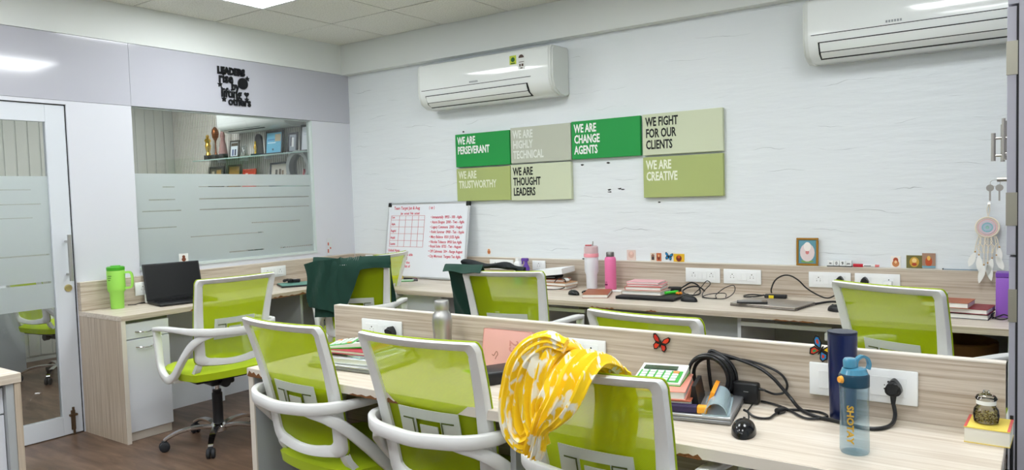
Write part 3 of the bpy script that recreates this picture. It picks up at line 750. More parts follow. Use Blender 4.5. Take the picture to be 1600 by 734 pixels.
# ------------------------------------------------------------------ LEADERS sign on the left band
t = thing('wall_sign', 'black cut-out lettering LEADERS rise by lifting others on the grey band', 'sign', (0, -1.12, 2.1), PI/2)
BS = mat('black_acrylic', lin(14, 16, 20), .3)
for body, x, z, sz, bo, sx in (('LEADERS', -.128, .222, .066, .0048, .86), ('rise', -.122, .160, .098, .003, .82), ('by', -.020, .112, .084, .003, .82), ('lifting', -.108, .056, .094, .0024, .84), ('others', -.052, .002, .084, .0026, .86)):
    part('word', text_mesh(body, sz, .004, sx, bo).xf(Matrix.Translation((x, -.006, z)) @ STAND), BS, t, label='the word %s' % body)
part('globe_disc', B().lathe([(.042, 0), (.042, .008)], (.078, -.002, .165), 28, Matrix.Rotation(PI/2, 4, 'X')), BS, t)
def star(cx, cz, r): return [(cx+(r if k % 2 == 0 else r*.45)*math.sin(k*PI/5), cz+(r if k % 2 == 0 else r*.45)*math.cos(k*PI/5)) for k in range(10)]
for cx, cz, r in ((-.112, .142, .022), (.118, .205, .020), (.105, .050, .022), (-.085, .040, .022)):
    part('star', B().prism(star(cx, cz, r), 'y', -.010, -.002), BS, t)
hp = [(.105+.020*math.sin(a)**3, .088+.0013*(13*math.cos(a)-5*math.cos(2*a)-2*math.cos(3*a)-math.cos(4*a))) for a in [2*PI*k/24 for k in range(24)]]
part('heart', B().prism(hp, 'y', -.010, -.002), BS, t)

# ------------------------------------------------------------------ whiteboard leaning on the back wall
WBL = math.atan2(.10, .60)
t = thing('whiteboard', 'white board with red handwriting leaning on the back wall', 'whiteboard', (.885, -.135, .757), rot=(-WBL*.95, 0, R_(-2.0)))
W2, HH = .435, .60
part('writing_surface', B().box(-W2+.008, W2-.008, .002, .010, .008, HH-.008), mat('gloss_white_board', lin(232, 236, 242), .18, bump=(2, .02)), t)
for nm, q in (('top', (-W2, W2, HH-.014, HH)), ('bottom', (-W2, W2, 0, .014)), ('l', (-W2, -W2+.014, .0145, HH-.0145)), ('r', (W2-.014, W2, .0145, HH-.0145))):
    part('frame_rail', B().box(q[0], q[1], -.002, .016, q[2], q[3], .002, 1), ALU, t)
for s in (-1, 1):
    for z in (0, HH-.034): part('corner_cap', B().box(*sorted((s*(W2+.003), s*(W2-.034))), -.004, .018, z, z+.036, .005), BLACK, t)
RED = mat('red_marker_ink', lin(205, 50, 80), .5)
def wb(body, x, z, sz, sx=.9, bold=.0006): part('handwriting', text_mesh(body, sz, .0002, sx, bold).xf(Matrix.Translation((x, .0012, z)) @ STAND @ Matrix.Shear('XY', 4, (.18, 0)) if False else Matrix.Translation((x, .0012, z)) @ STAND), RED, t)
wb('Team Target Jan & Aug', -.37, .545, .034); wb('( up )', .02, .548, .030)
wb('Jan  actual  Feb  actual', -.29, .505, .026)
g = B(); gx = [-.395, -.30, -.23, -.155, -.085, -.02]; gz = [.495, .46, .405, .35, .295, .245]
for x in gx: g.box(x-.0012, x+.0012, .0006, .0018, gz[-1], gz[0])
for z in gz: g.box(gx[0], gx[-1], .0007, .0017, z-.0012, z+.0012)
part('ruled_table', g, mat('thin_red_ink', lin(196, 90, 100), .5), t)
for k, w_ in enumerate(('Lee', 'Aple', 'Raghd', 'Anjali', 'Lasate')): wb(w_, -.388, gz[k+1]+.014, .026)
for k, w_ in enumerate(('United Apex', 'Immunization - Inspire able', 'Lion Trust - Panel std', 'Ablaud permanently due', 'Realm sites - Child list of')): wb(w_, -.405, .205-k*.031, .030, .86)
for k, w_ in enumerate(('Immaterially  0955 - 100 - Agile', 'Azure Shogun  2000 - Two - Agile', 'Legacy Commons  2000 - Augud', 'Robit Summer  0900 - Ten - Apple', 'Mary Balance  0501 JUSS Agile', 'Nicolas Tobacco  0950 Son Agile', 'Royal Suite  0755 - Ten - August', 'Off Calmness  50+ - Range August', 'City Mornout  Targets Ten Agile')):
    wb('• '+w_, .045, .472-k*.0385+(.004 if k > 5 else 0), .0300, .80)

# ------------------------------------------------------------------ switchboards
SHOLE = mat('socket_hole', lin(50, 50, 52), .6)
def switchboard(loc, rz, w, h, mods, label, cat='switchboard'):
    t = thing('switchboard', label, cat, loc, rz)
    part('plate', B().box(-w/2, w/2, -.009, 0, 0, h, .003, 2), PLASTIC2, t, 50)
    n = sum({'s': 2, 'S': 2, 'w': 1, 'b': 1}[m] for m in mods); mw = (w-.05)/n; x = -w/2+.025; mh = min(.052, h*.62); z0 = (h-mh)/2
    for m in mods:
        if m in 'sS':
            o = part('socket', B().box(x+.001, x+2*mw-.001, -.0105, -.0091, z0, z0+mh, .0005, 1), PLASTIC2, t)
            cx = x+mw; b = B(); cz = z0+mh/2
            for dx, dz, r in ((0, .013, .0032), (-.0095, -.006, .0024), (.0095, -.006, .0024), (-.0095, .004, .0016), (.0095, .004, .0016)):
                b.cyl((cx+dx, -.0108, cz+dz), (cx+dx, -.0100, cz+dz), r, n=10)
            part('pin_hole', b, SHOLE, o)['kind'] = 'stuff'
            x += 2*mw
        elif m == 'w':
            part('switch', B().prism([(-.0092, z0+.004), (-.0125, z0+.004), (-.0105, z0+mh-.004), (-.0092, z0+mh-.004)], 'x', x+.002, x+mw-.002), PLASTIC2, t); x += mw
        else:
            part('blank', B().box(x+.001, x+mw-.001, -.0105, -.0091, z0+.002, z0+mh-.002), PLASTIC2, t); x += mw
    return t
YB = -.0455
for x0, x1, mods, lab in ((3.019, 3.239, 'swws', 'leftmost of the two bare white switchboards right of the black laptop'), (3.261, 3.487, 'swws', 'bare white switchboard above the silver laptop with the phone'),
                          (3.755, 3.977, 'swwS', 'white switchboard with black plug, left of the right-hand pair'), (3.997, 4.221, 'SwwS', 'white switchboard with black plug and white charger, above the right chair')):
    switchboard(((x0+x1)/2, YB, .812), 0, x1-x0, .088, mods, lab)
switchboard((1.597, YB, .842), 0, .213, .074, 'swws', 'white switchboard on the upstand just right of the whiteboard')
switchboard((1.925, YB, .850), 0, .11, .066, 's', 'small white socket plate behind the purple bottle')
switchboard((.222, YB, .872), 0, .085, .05, 's', 'small white socket plate in the room corner behind the gold figurine')
switchboard((.0455, -.882, .815), PI/2, .225, .082, 'swws', 'white switchboard on the left upstand above the teal folder')
switchboard((.0455, -1.87, .806), PI/2, .17, .086, 'sws', 'white switchboard on the left upstand, half hidden by the black laptop')
YF = -2.2915
switchboard((2.621, YF, .797), 0, .228, .088, 'swS', 'white switchboard with black plug on the partition, left of the steel bottle')
switchboard((3.552, YF, .808), 0, .218, .080, 'swws', 'white switchboard with white charger on the partition, behind the yellow scarf')
switchboard((4.445, YF, .795), 0, .272, .092, 'bwwS', 'white switchboard with black plug on the partition, behind the blue bottle')
def plug(loc, label, s=1):
    t = thing('power_plug', label, 'plug', loc)
    prof = [(.5*s*.040*math.cos(a)*(1-.42*math.sin(a))*.92, .5*s*.044*math.sin(a)+.002) for a in [2*PI*k/20 for k in range(20)]]
    b = B().prism(prof, 'y', -.034, 0); bmesh.ops.bevel(b.bm, geom=[e for e in b.bm.edges if e.verts[0].co.y < -.03 and e.verts[1].co.y < -.03], offset=.007, segments=3, affect='EDGES')
    part('plug_body', b, BLACK, t, 50); part('cord_grip', B().cyl((0, -.018, -.018*s), (0, -.022, -.042*s), .008*s, .005*s), BLACK, t, True)
plug((2.690, YF-.011, .842), 'black power plug in the partition switchboard left of the steel bottle')
plug((4.526, YF-.011, .842), 'black power plug in the partition switchboard beside the blue bottle', 1.0)
plug((3.925, YB-.011, .858), 'black power plug left of the right-hand chair on the back upstand', 1.0)
plug((4.050, YB-.011, .858), 'black power plug in the rightmost switchboard of the back upstand', 1.0)
def charger(loc, label):
    t = thing('charger', label, 'charger', loc)
    part('charger_body', B().box(-.022, .022, -.04, 0, -.02, .014, .004), PLASTIC2, t, 50); part('charger_port', B().box(-.006, .006, -.0405, -.04, -.008, -.003), SHOLE, t)
charger((4.165, YB-.011, .850), 'white charger plugged into the rightmost switchboard of the back upstand')
charger((3.612, YF-.011, .838), 'white charger plugged into the partition switchboard behind the scarf')

# ------------------------------------------------------------------ things: generic builders
def bottle_mat(name, c, rough=.35, **k): return mat(name, lin(*c), rough, **k)
def book(name, loc, rz, w, d, h, cover, label, cat='book', rot=None, pages=True, group=None):
    t = thing(name, label, cat, loc, rz, rot=rot, group=group); c = .0025
    b = B().box(-w/2, w/2, -d/2, d/2, 0, c, .0008, 1).box(-w/2, w/2, -d/2, d/2, h-c, h, .0008, 1).box(-w/2, -w/2+c, -d/2, d/2, c, h-c)
    part('cover', b, cover, t)
    part('page_block', B().box(-w/2+c+.0005, w/2-.004, -d/2+.004, d/2-.004, c+.0002, h-c-.0002), PAPER, t)
    return t
def mouse(loc, rz, label, s=1, m=None):
    t = thing('computer_mouse', label, 'mouse', loc, rz)
    def f(u, v):
        a = 2*PI*u; q = v*PI/2; r = math.cos(q)
        return (.031*s*r*math.cos(a)*(1+.08*math.sin(a)), .055*s*r*math.sin(a), .001+.036*s*math.sin(q)**.8)
    b = B().grid(25, 9, f); bmesh.ops.remove_doubles(b.bm, verts=b.bm.verts, dist=1e-5)
    part('mouse_body', b, m or BLACKGL, t, True)
    part('scroll_wheel', B().cyl((-.003, .027*s, .030*s), (.003, .027*s, .030*s), .006*s), BLACK, t, True)
    return t
def cable(name, pts, r, label, cat='cable', m=None, group=None, smooth=6, tagit=True):
    P = [Vector(p) for p in pts]; o_ = P[0].copy(); o_.z -= r
    b = B().tube([p-o_ for p in P], r, 7, False, smooth); o = part(name, b, m or BLACK, None, True, loc=o_)
    return tag(o, label, cat, group)
def laptop_closed(loc, rz, w, d, h, m, label):
    t = thing('laptop', label, 'laptop', loc, rz)
    part('base', B().box(-w/2, w/2, -d/2, d/2, 0.001, h*.55, .003, 2), mat(m.name+'_base', [c*.55 for c in m.node_tree.nodes['Principled BSDF'].inputs['Base Color'].default_value[:3]], .4, .6), t, 50)
    part('lid', B().box(-w/2, w/2, -d/2, d/2, h*.55+.0006, h, .0035, 2), m, t, 50)
    b = B()
    for k in range(7): b.box(w/2-.0005, w/2+.0006, -d/2+.03+k*.022, -d/2+.044+k*.022, .004, .009)
    part('side_ports', b, GAP, t)['kind'] = 'stuff'
    return t
def marker(loc, rz, l, r, body, cap, label):
    t = thing('marker_pen', label, 'pen', loc, rz)
    part('barrel', B().cyl((-l/2, 0, r), (l*.2, 0, r), r, n=12), body, t, True); part('cap', B().cyl((l*.2, 0, r), (l*.47, 0, r), r*1.12, r*.9, n=12), cap, t, True)
    return t
TOP = .7525
ZF = ZD_+.0004
# --- left desk
t = thing('tumbler', 'lime green insulated tumbler with handle on the left desk', 'tumbler', (.125, -2.11, ZF), R_(60))
LIME = mat('lime_powder_coat', lin(158, 222, 92), .45); LIMED = mat('lime_lid', lin(70, 168, 28), .35)
part('tumbler_body', B().lathe([(.036, 0), (.038, .004), (.041, .10), (.050, .112), (.052, .125), (.052, .232), (.050, .238)], n=28), LIME, t, True)
part('lid', B().lathe([(.050, .2385), (.052, .240), (.052, .258), (.046, .262), (.030, .262), (.028, .268), (.0, .268)], n=28), LIMED, t, True)
b = B().sweep(crom([(-.048, 0, .222), (-.080, 0, .222), (-.092, 0, .20), (-.092, 0, .15), (-.082, 0, .128), (-.049, 0, .126)], 6), lambda i: [(-.011, -.006), (.011, -.006), (.011, .006), (-.011, .006)], lambda i, tt: (0, 1, 0))
b.xf(Matrix.Rotation(R_(170), 4, 'Z')); part('handle', b, LIME, t, 50)
part('printed_mark', B().box(-.014, .010, -.0535, -.0518, .205, .208).box(-.014, .006, -.0535, -.0518, .192, .195).box(-.014, .000, -.0535, -.0518, .178, .181).xf(Matrix.Rotation(R_(-35), 4, 'Z')), mat('dark_print', lin(40, 80, 30), .6), t)
# open laptop
t = thing('laptop', 'open black laptop on the left desk beside the green tumbler', 'laptop', (.150, -1.735, ZF), R_(78))
part('base', B().box(-.182, .182, -.245, 0, .002, .018, .004), BLACK, t, 50)
kb = B()
for r_ in range(5):
    for c_ in range(14): kb.box(-.155+c_*.0222, -.155+c_*.0222+.019, -.045-r_*.021-.017, -.045-r_*.021, .0181, .0195)
part('keyboard', kb, BLACKGL, t)['kind'] = 'stuff'
part('touchpad', B().box(-.045, .045, -.225, -.165, .0181, .0185), mat('touchpad', lin(30, 31, 34), .3), t)
tl = Matrix.Translation((0, .004, .016)) @ Matrix.Rotation(R_(-16), 4, 'X')
scr = part('screen_lid', B().box(-.182, .182, -.002, .006, 0, .245, .003, 2).xf(tl), BLACK, t, 50)
part('display', B().box(-.172, .172, -.0030, -.0021, .018, .236).xf(tl), mat('dark_display', lin(6, 9, 10), .35, spec=.25), scr)
t = thing('sticker_card', 'white rounded card with a brown bear at the top of the open laptop', 'card', (.012, -1.585, .985), R_(70))
part('card', B().box(-.03, .03, -.004, -.001, 0, .066, .001, 1), PAPER, t); part('bear_print', B().lathe([(.014, 0), (.014, .0006)], (0, -.0043, .026), 16, Matrix.Rotation(PI/2, 4, 'X')).lathe([(.010, 0), (.010, .0006)], (0, -.0043, .045), 16, Matrix.Rotation(PI/2, 4, 'X')), mat('bear_brown', lin(120, 62, 34), .6), t)
t = thing('earphone_case', 'white rounded case leaning at the left of the open laptop', 'case', (.10, -1.885, ZF), R_(60), rot=(R_(-14), 0, R_(62)))
part('case_body', B().box(-.032, .032, -.012, .012, .003, .066, .010, 3), PLASTIC2, t, 50); part('round_print', B().lathe([(.016, 0), (.016, .0006)], (0, -.0124, .03), 18, Matrix.Rotation(PI/2, 4, 'X')), mat('tan_print', lin(205, 178, 160), .6), t)
cable('laptop_cable', [(.075, -2.02, .758), (.10, -1.99, .7575), (.07, -1.95, .7575), (.06, -1.90, .7575), (.055, -1.85, .765), (.053, -1.82, .80)], .003, 'thin black cable between green tumbler and open laptop')
t = thing('folder', 'teal folder under a black charger on the left desk', 'folder', (.245, -.80, ZF), R_(62))
part('folder_body', B().box(-.15, .15, -.11, .11, .0005, .012, .003), BLACK, t); part('top_cover', B().box(-.145, .145, -.105, .105, .0125, .017, .001, 1), mat('teal_cover', lin(108, 160, 148), .5), t)
cable('charger_cable', [(.16+.035*math.cos(a)*(1+.2*math.sin(3*a)), -.84+.035*math.sin(a), .790+.006*math.sin(a*2.3)) for a in [k*PI/4 for k in range(22)]], .0045, 'coiled black charger cable lying on the teal folder')
t = thing('charger', 'black charger block on the teal folder', 'charger', (.17, -.79, ZF+.0175), R_(40)); part('charger_body', B().box(-.045, .045, -.022, .022, 0, .026, .004), BLACK, t, 50); part('charger_label', B().box(-.02, .02, -.012, .012, .0261, .0265), GREY_LAM, t)
# gold figurine in the corner
GOLD = mat('gold_paint', (.75, .42, .08), .3, .9)
t = thing('figurine', 'golden laughing figurine sitting on the desk in the room corner', 'figurine', (.16, -.19, ZF), R_(40))
part('figurine_base', B().lathe([(.050, 0), (.052, .012), (.045, .02)], n=20), GOLD, t, True)
part('figurine_body', B().ball((0, 0, .062), .046, 1.1, .85, .95).ball((-.034, -.018, .036), .024).ball((.034, -.018, .036), .024).ball((-.045, -.005, .075), .017).ball((.045, -.005, .075), .017), GOLD, t, True)
part('figurine_head', B().ball((0, -.004, .128), .025).ball((-.025, -.002, .124), .007).ball((.025, -.002, .124), .007).ball((0, 0, .155), .008), GOLD, t, True)
t = thing('sticker_card', 'clear hanging card with small red prints above the left upstand', 'card', (.003, -.285, .935), PI/2)
part('card', B().box(-.026, .026, -.003, -.001, 0, .14, .001, 1), mat('clear_card', lin(214, 218, 222), .3), t); part('red_print', B().box(-.020, -.008, -.0036, -.0031, .02, .05).box(-.018, -.006, -.0036, -.0031, .08, .105).box(.004, .016, -.0036, -.0031, .05, .065), mat('red_print', lin(190, 90, 70), .6), t)

# --- back desk, left to right
YEL = mat('yellow_cover', lin(232, 208, 40), .5)
t = thing('spectacle_case', 'yellow case on the back desk in front of the whiteboard', 'case', (.66, -.22, ZF), R_(20)); part('case_body', B().box(-.075, .075, -.03, .03, .0005, .028, .010, 3), YEL, t, 50); part('case_clasp', B().box(-.01, .01, -.0315, -.0301, .010, .018), mat('clasp', lin(200, 180, 40), .4), t)
t = thing('duster', 'green and white duster pad lying in front of the whiteboard', 'duster', (.86, -.30, ZF), R_(35)); part('pad', B().box(-.065, .065, -.035, .035, .0005, .008, .002), mat('duster_green', lin(96, 176, 108), .7), t); part('pad_border', B().box(-.07, .07, -.04, .04, .0082, .010).box(-.055, .055, -.026, .026, .0101, .011), mat('duster_pale', lin(190, 220, 190), .7), t)
marker((.84, -.215, ZF), R_(10), .12, .009, BLACK, mat('maroon_cap', lin(110, 30, 48), .4), 'dark marker with maroon cap below the whiteboard')
marker((.90, -.235, ZF), R_(150), .12, .008, mat('grey_barrel', lin(90, 92, 96), .4), BLACK, 'grey and black marker below the whiteboard')
# bottles behind chair
t = thing('sanitiser_bottle', 'white and teal plastic bottle beside the purple spray bottle', 'bottle', (1.80, -.13, ZF)); part('bottle_body', B().lathe([(.030, 0), (.032, .005), (.032, .075), (.032, .08)], n=20), mat('teal_plastic', lin(70, 190, 190), .4), t, True); part('bottle_top', B().lathe([(.032, .0805), (.032, .15), (.020, .165), (.020, .185), (0, .185)], n=20), PLASTIC2, t, True)
PUR = mat('purple_plastic', lin(98, 62, 160), .35)
t = thing('spray_bottle', 'purple spray bottle on the back desk', 'bottle', (1.875, -.14, ZF)); part('bottle_body', B().lathe([(.024, 0), (.026, .005), (.026, .12), (.012, .15), (.012, .165)], n=20), PUR, t, True); part('spray_head', B().box(-.034, .018, -.011, .011, .1655, .188, .004).box(-.034, -.026, -.006, .006, .145, .1655, .001), PUR, t)
t = thing('file_tray', 'white cardboard box lid tilted on top of the book pile', 'box', (2.12, -.20, .842), rot=(0, R_(-6), R_(8)))
part('tray_base', B().box(-.13, .13, -.11, .11, 0, .004), PLASTIC2, t); 
for nm, q in (('w1', (-.13, .13, -.11, -.106)), ('w2', (-.13, .13, .106, .11)), ('w3', (-.13, -.126, -.1055, .1055)), ('w4', (.126, .13, -.1055, .1055))): part('tray_side', B().box(*q, .0045, .036), PLASTIC2, t)
ORB, TAN, BRN = mat('orange_brown_cover', lin(178, 84, 36), .5), mat('tan_cover', lin(190, 150, 110), .5), mat('brown_cover', lin(150, 84, 52), .5)
book('notebook', (2.16, -.21, ZF), R_(6), .24, .17, .024, BRN, 'brown notebook at the bottom of the pile under the white box lid')
book('notebook', (2.19, -.215, ZF+.0245), R_(-4), .21, .15, .020, TAN, 'tan notebook in the pile under the white box lid')
book('notebook', (2.13, -.20, ZF+.045), R_(9), .22, .15, .018, ORB, 'orange brown notebook on top of the pile under the white box lid')
t = thing('pouch', 'black pouch between the notebooks and the white box lid', 'pouch', (2.08, -.20, ZF+.0635), R_(10)); part('pouch_body', B().box(-.10, .10, -.07, .07, .0003, .022, .009, 3), mat('black_cloth', lin(24, 24, 28), .85), t, 50); part('zip', B().box(-.09, .09, -.0715, -.0698, .010, .013), STEEL, t)
t = thing('computer_mouse', 'white mouse lying on the notebook pile', 'mouse', (2.245, -.22, ZF+.045), R_(70)); part('mouse_body', B().ball((0, 0, .014), .022, 1.0, 1.6, .62), PLASTIC2, t, True); part('scroll_wheel', B().cyl((-.003, .02, .025), (.003, .02, .025), .004), BLACK, t, True)
cable('earphone_cable', [(2.20, -.29, .80), (2.25, -.31, .835), (2.275, -.28, .82), (2.26, -.25, .79), (2.27, -.29, .765), (2.22, -.33, .758), (2.12, -.34, .758), (2.05, -.33, .758)], .003, 'thin black cable hanging over the notebook pile')
t = thing('tumbler', 'white and pink travel tumbler with straw on the back desk', 'tumbler', (2.405, -.15, ZF), R_(20))
WTT = mat('white_tumbler', lin(228, 230, 236), .3)
part('tumbler_body', B().lathe([(.033, 0), (.036, .004), (.037, .09), (.046, .115), (.046, .208)], n=28), WTT, t, True)
part('pink_band', B().lathe([(.048, .2085), (.049, .212), (.049, .230), (.0475, .233)], n=28), mat('pink_band', lin(238, 158, 170), .4), t, True)
part('lid', B().lathe([(.047, .2335), (.046, .276), (.040, .282), (0, .280)], n=28), mat('pinkish_lid', lin(226, 196, 200), .3, trans=.2), t, True)
part('lid_flap', B().box(-.038, .004, -.014, .014, .2825, .290, .002), mat('red_flap', lin(200, 80, 84), .4), t); part('straw', B().cyl((.010, 0, .2825), (.013, 0, .312), .004), STEEL, t, True)
t = thing('water_bottle', 'pink steel bottle beside the white and pink tumbler', 'bottle', (2.545, -.15, ZF), 0)
PINK = mat('pink_powder_coat', lin(232, 118, 168), .45)
part('bottle_body', B().lathe([(.035, 0), (.037, .004), (.037, .195), (.034, .207), (.026, .214)], n=28), PINK, t, True); part('cap', B().lathe([(.026, .2145), (.026, .240), (.023, .244), (0, .244)], n=24), mat('cap_steel', lin(120, 116, 114), .3, .8), t, True)
part('printed_mark', B().box(-.022, -.006, -.0385, -.0365, .05, .052).box(-.022, -.004, -.0385, -.0365, .030, .040), mat('maroon_print', lin(120, 30, 80), .5), t)
book('notebook', (2.60, -.43, ZF), R_(-68), .26, .155, .022, mat('chestnut_cover', lin(158, 86, 48), .45), 'chestnut notebook lying alone on the back desk below the pink bottle')
mouse((2.455, -.47, ZF), R_(70), 'black mouse on the back desk left of the chestnut notebook', .85)
cable('mouse_cable', [(2.47, -.39, .758), (2.45, -.34, .758), (2.48, -.30, .762), (2.53, -.31, .766), (2.50, -.34, .768), (2.47, -.31, .768), (2.52, -.28, .764), (2.56, -.27, .758)], .005, 'bundled black mouse cable beside the chestnut notebook')
marker((2.66, -.25, ZF), R_(20), .12, .007, PLASTIC2, mat('pink_cap', lin(225, 150, 170), .4), 'white pen with pink cap left of the book stack')
BLKM = mat('matte_black_lid', lin(30, 29, 31), .5)
laptop_closed((2.95, -.40, ZF), R_(2), .36, .25, .018, BLKM, 'closed black laptop under the pink and brown books')
book('book', (2.895, -.36, ZF+.0185), R_(3), .25, .17, .022, mat('pale_book', lin(190, 172, 156), .5), 'pale brown book at the bottom of the stack on the black laptop')
book('book', (2.885, -.335, ZF+.041), R_(8), .22, .16, .022, mat('salmon_dark', lin(186, 92, 80), .5), 'dark salmon book in the middle of the stack on the black laptop')
book('book', (2.89, -.33, ZF+.0635), R_(12), .215, .15, .014, mat('rose_book', lin(226, 152, 156), .5), 'rose book second from the top of the stack on the black laptop')
book('book', (2.885, -.335, ZF+.078), R_(5), .20, .14, .013, mat('light_pink_book', lin(232, 178, 184), .5), 'light pink book on top of the stack on the black laptop')
marker((3.045, -.33, ZF+.0185), R_(65), .10, .009, mat('neon_green', lin(70, 214, 60), .4), mat('neon_green', lin(70, 214, 60), .4), 'neon green highlighter on the closed black laptop')
t = thing('keyring', 'small orange flower keyring on the closed black laptop', 'keyring', (3.095, -.34, ZF+.0185)); b = B()
for k in range(5): b.ball((.012*math.cos(k*1.257), .012*math.sin(k*1.257), .008), .008, n=8, m=6)
part('petals', b, mat('orange_charm', lin(230, 140, 30), .5), t, True)['kind'] = 'stuff'; part('flower_centre', B().ball((0, 0, .014), .005, n=8, m=6), BLACK, t, True)
mouse((3.205, -.46, ZF), R_(80), 'black mouse on the back desk at the right corner of the black laptop', .95, BLACK)
t = thing('charger', 'black charger plug behind the book stack', 'charger', (2.985, -.12, ZF), R_(15)); part('charger_body', B().box(-.05, .03, -.02, .02, .0005, .034, .005), BLACK, t, 50); part('plug_pin', B().box(-.07, -.0505, -.006, .006, .012, .02), BLACK, t)
cable('power_cable', [(3.01, -.12, .775), (3.03, -.10, .79), (3.07, -.09, .812), (3.12, -.11, .80), (3.15, -.15, .775), (3.17, -.22, .762), (3.14, -.27, .760), (3.08, -.22, .762), (3.04, -.15, .768), (3.06, -.10, .785), (3.12, -.10, .79), (3.17, -.13, .77)], .0048, 'thick black power cable coiled behind the closed black laptop')
cable('earphone_cable', [(3.13, -.20, .758), (3.15, -.14, .79), (3.18, -.12, .83), (3.21, -.14, .815), (3.19, -.20, .775), (3.23, -.30, .758), (3.31, -.32, .758), (3.28, -.24, .765), (3.31, -.17, .80), (3.36, -.16, .815), (3.375, -.20, .78), (3.36, -.30, .758), (3.30, -.34, .758), (3.22, -.30, .758), (3.24, -.22, .766), (3.32, -.2, .772), (3.35, -.27, .76)], .0026, 'tangled thin earphone cable right of the black laptop')
laptop_closed((3.66, -.43, ZF), R_(-9), .36, .25, .018, mat('champagne_lid', (.42, .38, .34), .35, .85), 'closed champagne grey laptop with a phone on it')
t = thing('phone', 'black phone lying on the champagne grey laptop', 'phone', (3.575, -.50, ZF+.0185), R_(-72)); part('phone_body', B().box(-.036, .036, -.078, .078, .0003, .009, .003, 2), BLACK, t, 50); part('phone_screen', B().box(-.033, .033, -.074, .074, .0091, .0095), BLACKGL, t)
t = thing('power_adapter', 'black power adapter with yellow tag behind the champagne grey laptop', 'adapter', (3.60, -.155, ZF), R_(5)); part('adapter_body', B().box(-.06, .06, -.02, .02, .0005, .022, .005), BLACK, t, 50); part('yellow_tag', B().box(-.035, -.008, -.0215, -.0202, .001, .018), YEL, t)
cable('adapter_cable', [(3.53, -.14, .765), (3.50, -.17, .760), (3.44, -.20, .758), (3.42, -.14, .758), (3.46, -.12, .762), (3.52, -.15, .764)], .004, 'small black cable loop left of the yellow tag')
cable('power_cable', [(3.57, -.13, .777), (3.568, -.13, .80), (3.59, -.13, .851), (3.633, -.13, .88), (3.676, -.13, .881), (3.72, -.13, .856), (3.762, -.13, .815), (3.82, -.13, .780), (3.867, -.13, .765), (3.90, -.12, .775), (3.92, -.08, .80), (3.925, -.07, .835)], .0042, 'black cable rising in a high arc over the champagne grey laptop')
cable('laptop_cable', [(3.84, -.36, .759), (3.865, -.31, .759), (3.89, -.27, .761), (3.93, -.25, .764), (3.98, -.24, .760), (4.02, -.22, .760)], .006, 'black cable bundle with red tie right of the champagne grey laptop')
mouse((4.00, -.50, ZF), R_(60), 'black mouse just left of the right-hand chair on the back desk', .95, BLACK)
book('book', (4.53, -.40, ZF), R_(-4), .24, .19, .024, mat('black_book', lin(28, 26, 34), .5), 'black book at the bottom of the pile at the right end')
book('book', (4.535, -.40, ZF+.0245), R_(-8), .235, .185, .024, mat('dark_red_book', lin(140, 30, 48), .45), 'dark red book in the pile at the right end')
book('book', (4.475, -.42, ZF+.049), R_(-6), .20, .17, .026, mat('rust_brown_book', lin(168, 92, 60), .5), 'rust brown book on the dark red book at the right end')
t = thing('pencil_box', 'dark green box on top of the rust brown book', 'box', (4.41, -.40, ZF+.0755), R_(-6)); part('box_body', B().box(-.06, .06, -.03, .03, .0003, .024, .005), mat('bottle_green', lin(28, 110, 40), .45), t, 50); part('box_lid', B().box(-.061, .061, -.031, .031, .0245, .028, .001, 1), mat('pale_green', lin(190, 225, 190), .5), t)
t = thing('storage_box', 'tall purple box at the right end of the back desk', 'box', (4.70, -.36, ZF), R_(0)); part('box_body', B().box(-.035, .035, -.045, .045, .0005, .185, .004), mat('violet_plastic', lin(150, 96, 196), .4), t, 50); part('box_lid', B().box(-.036, .036, -.046, .046, .1855, .208, .003), mat('violet_lid', lin(120, 70, 172), .4), t)
cable('charger_cable', [(4.655, -.46, .757), (4.68, -.44, .765), (4.70, -.45, .775), (4.72, -.47, .768), (4.70, -.49, .760), (4.67, -.47, .758), (4.65, -.43, .765), (4.66, -.40, .775)], .003, 'thin dark cable between the red book and the purple box')

# ------------------------------------------------------------------ front desk things, left to right
SILV = mat('silver_lid', (.50, .51, .53), .35, .85)
laptop_closed((2.72, -2.50, ZF), R_(4), .34, .24, .020, SILV, 'closed silver laptop at the bottom of the stack behind the leftmost front chair')
b_ = book('document_folder', (2.70, -2.49, ZF+.0205), R_(8), .30, .22, .020, mat('white_folder', lin(214, 218, 222), .5), 'white paper folder lying on the silver laptop in the left stack', 'folder')
book('notebook', (2.69, -2.47, ZF+.0405), R_(-12), .25, .18, .012, mat('grey_cyan_cover', lin(160, 196, 204), .5), 'grey blue notebook in the left stack under the red one')
book('notebook', (2.69, -2.50, ZF+.053), R_(6), .22, .17, .014, mat('crimson_cover', lin(168, 30, 56), .45), 'crimson notebook under the green calculator in the left stack')
CALW = mat('calculator_shell', lin(226, 234, 228), .35); CALG = mat('calculator_green', lin(70, 176, 70), .45); LCD = mat('lcd', lin(60, 84, 64), .25)
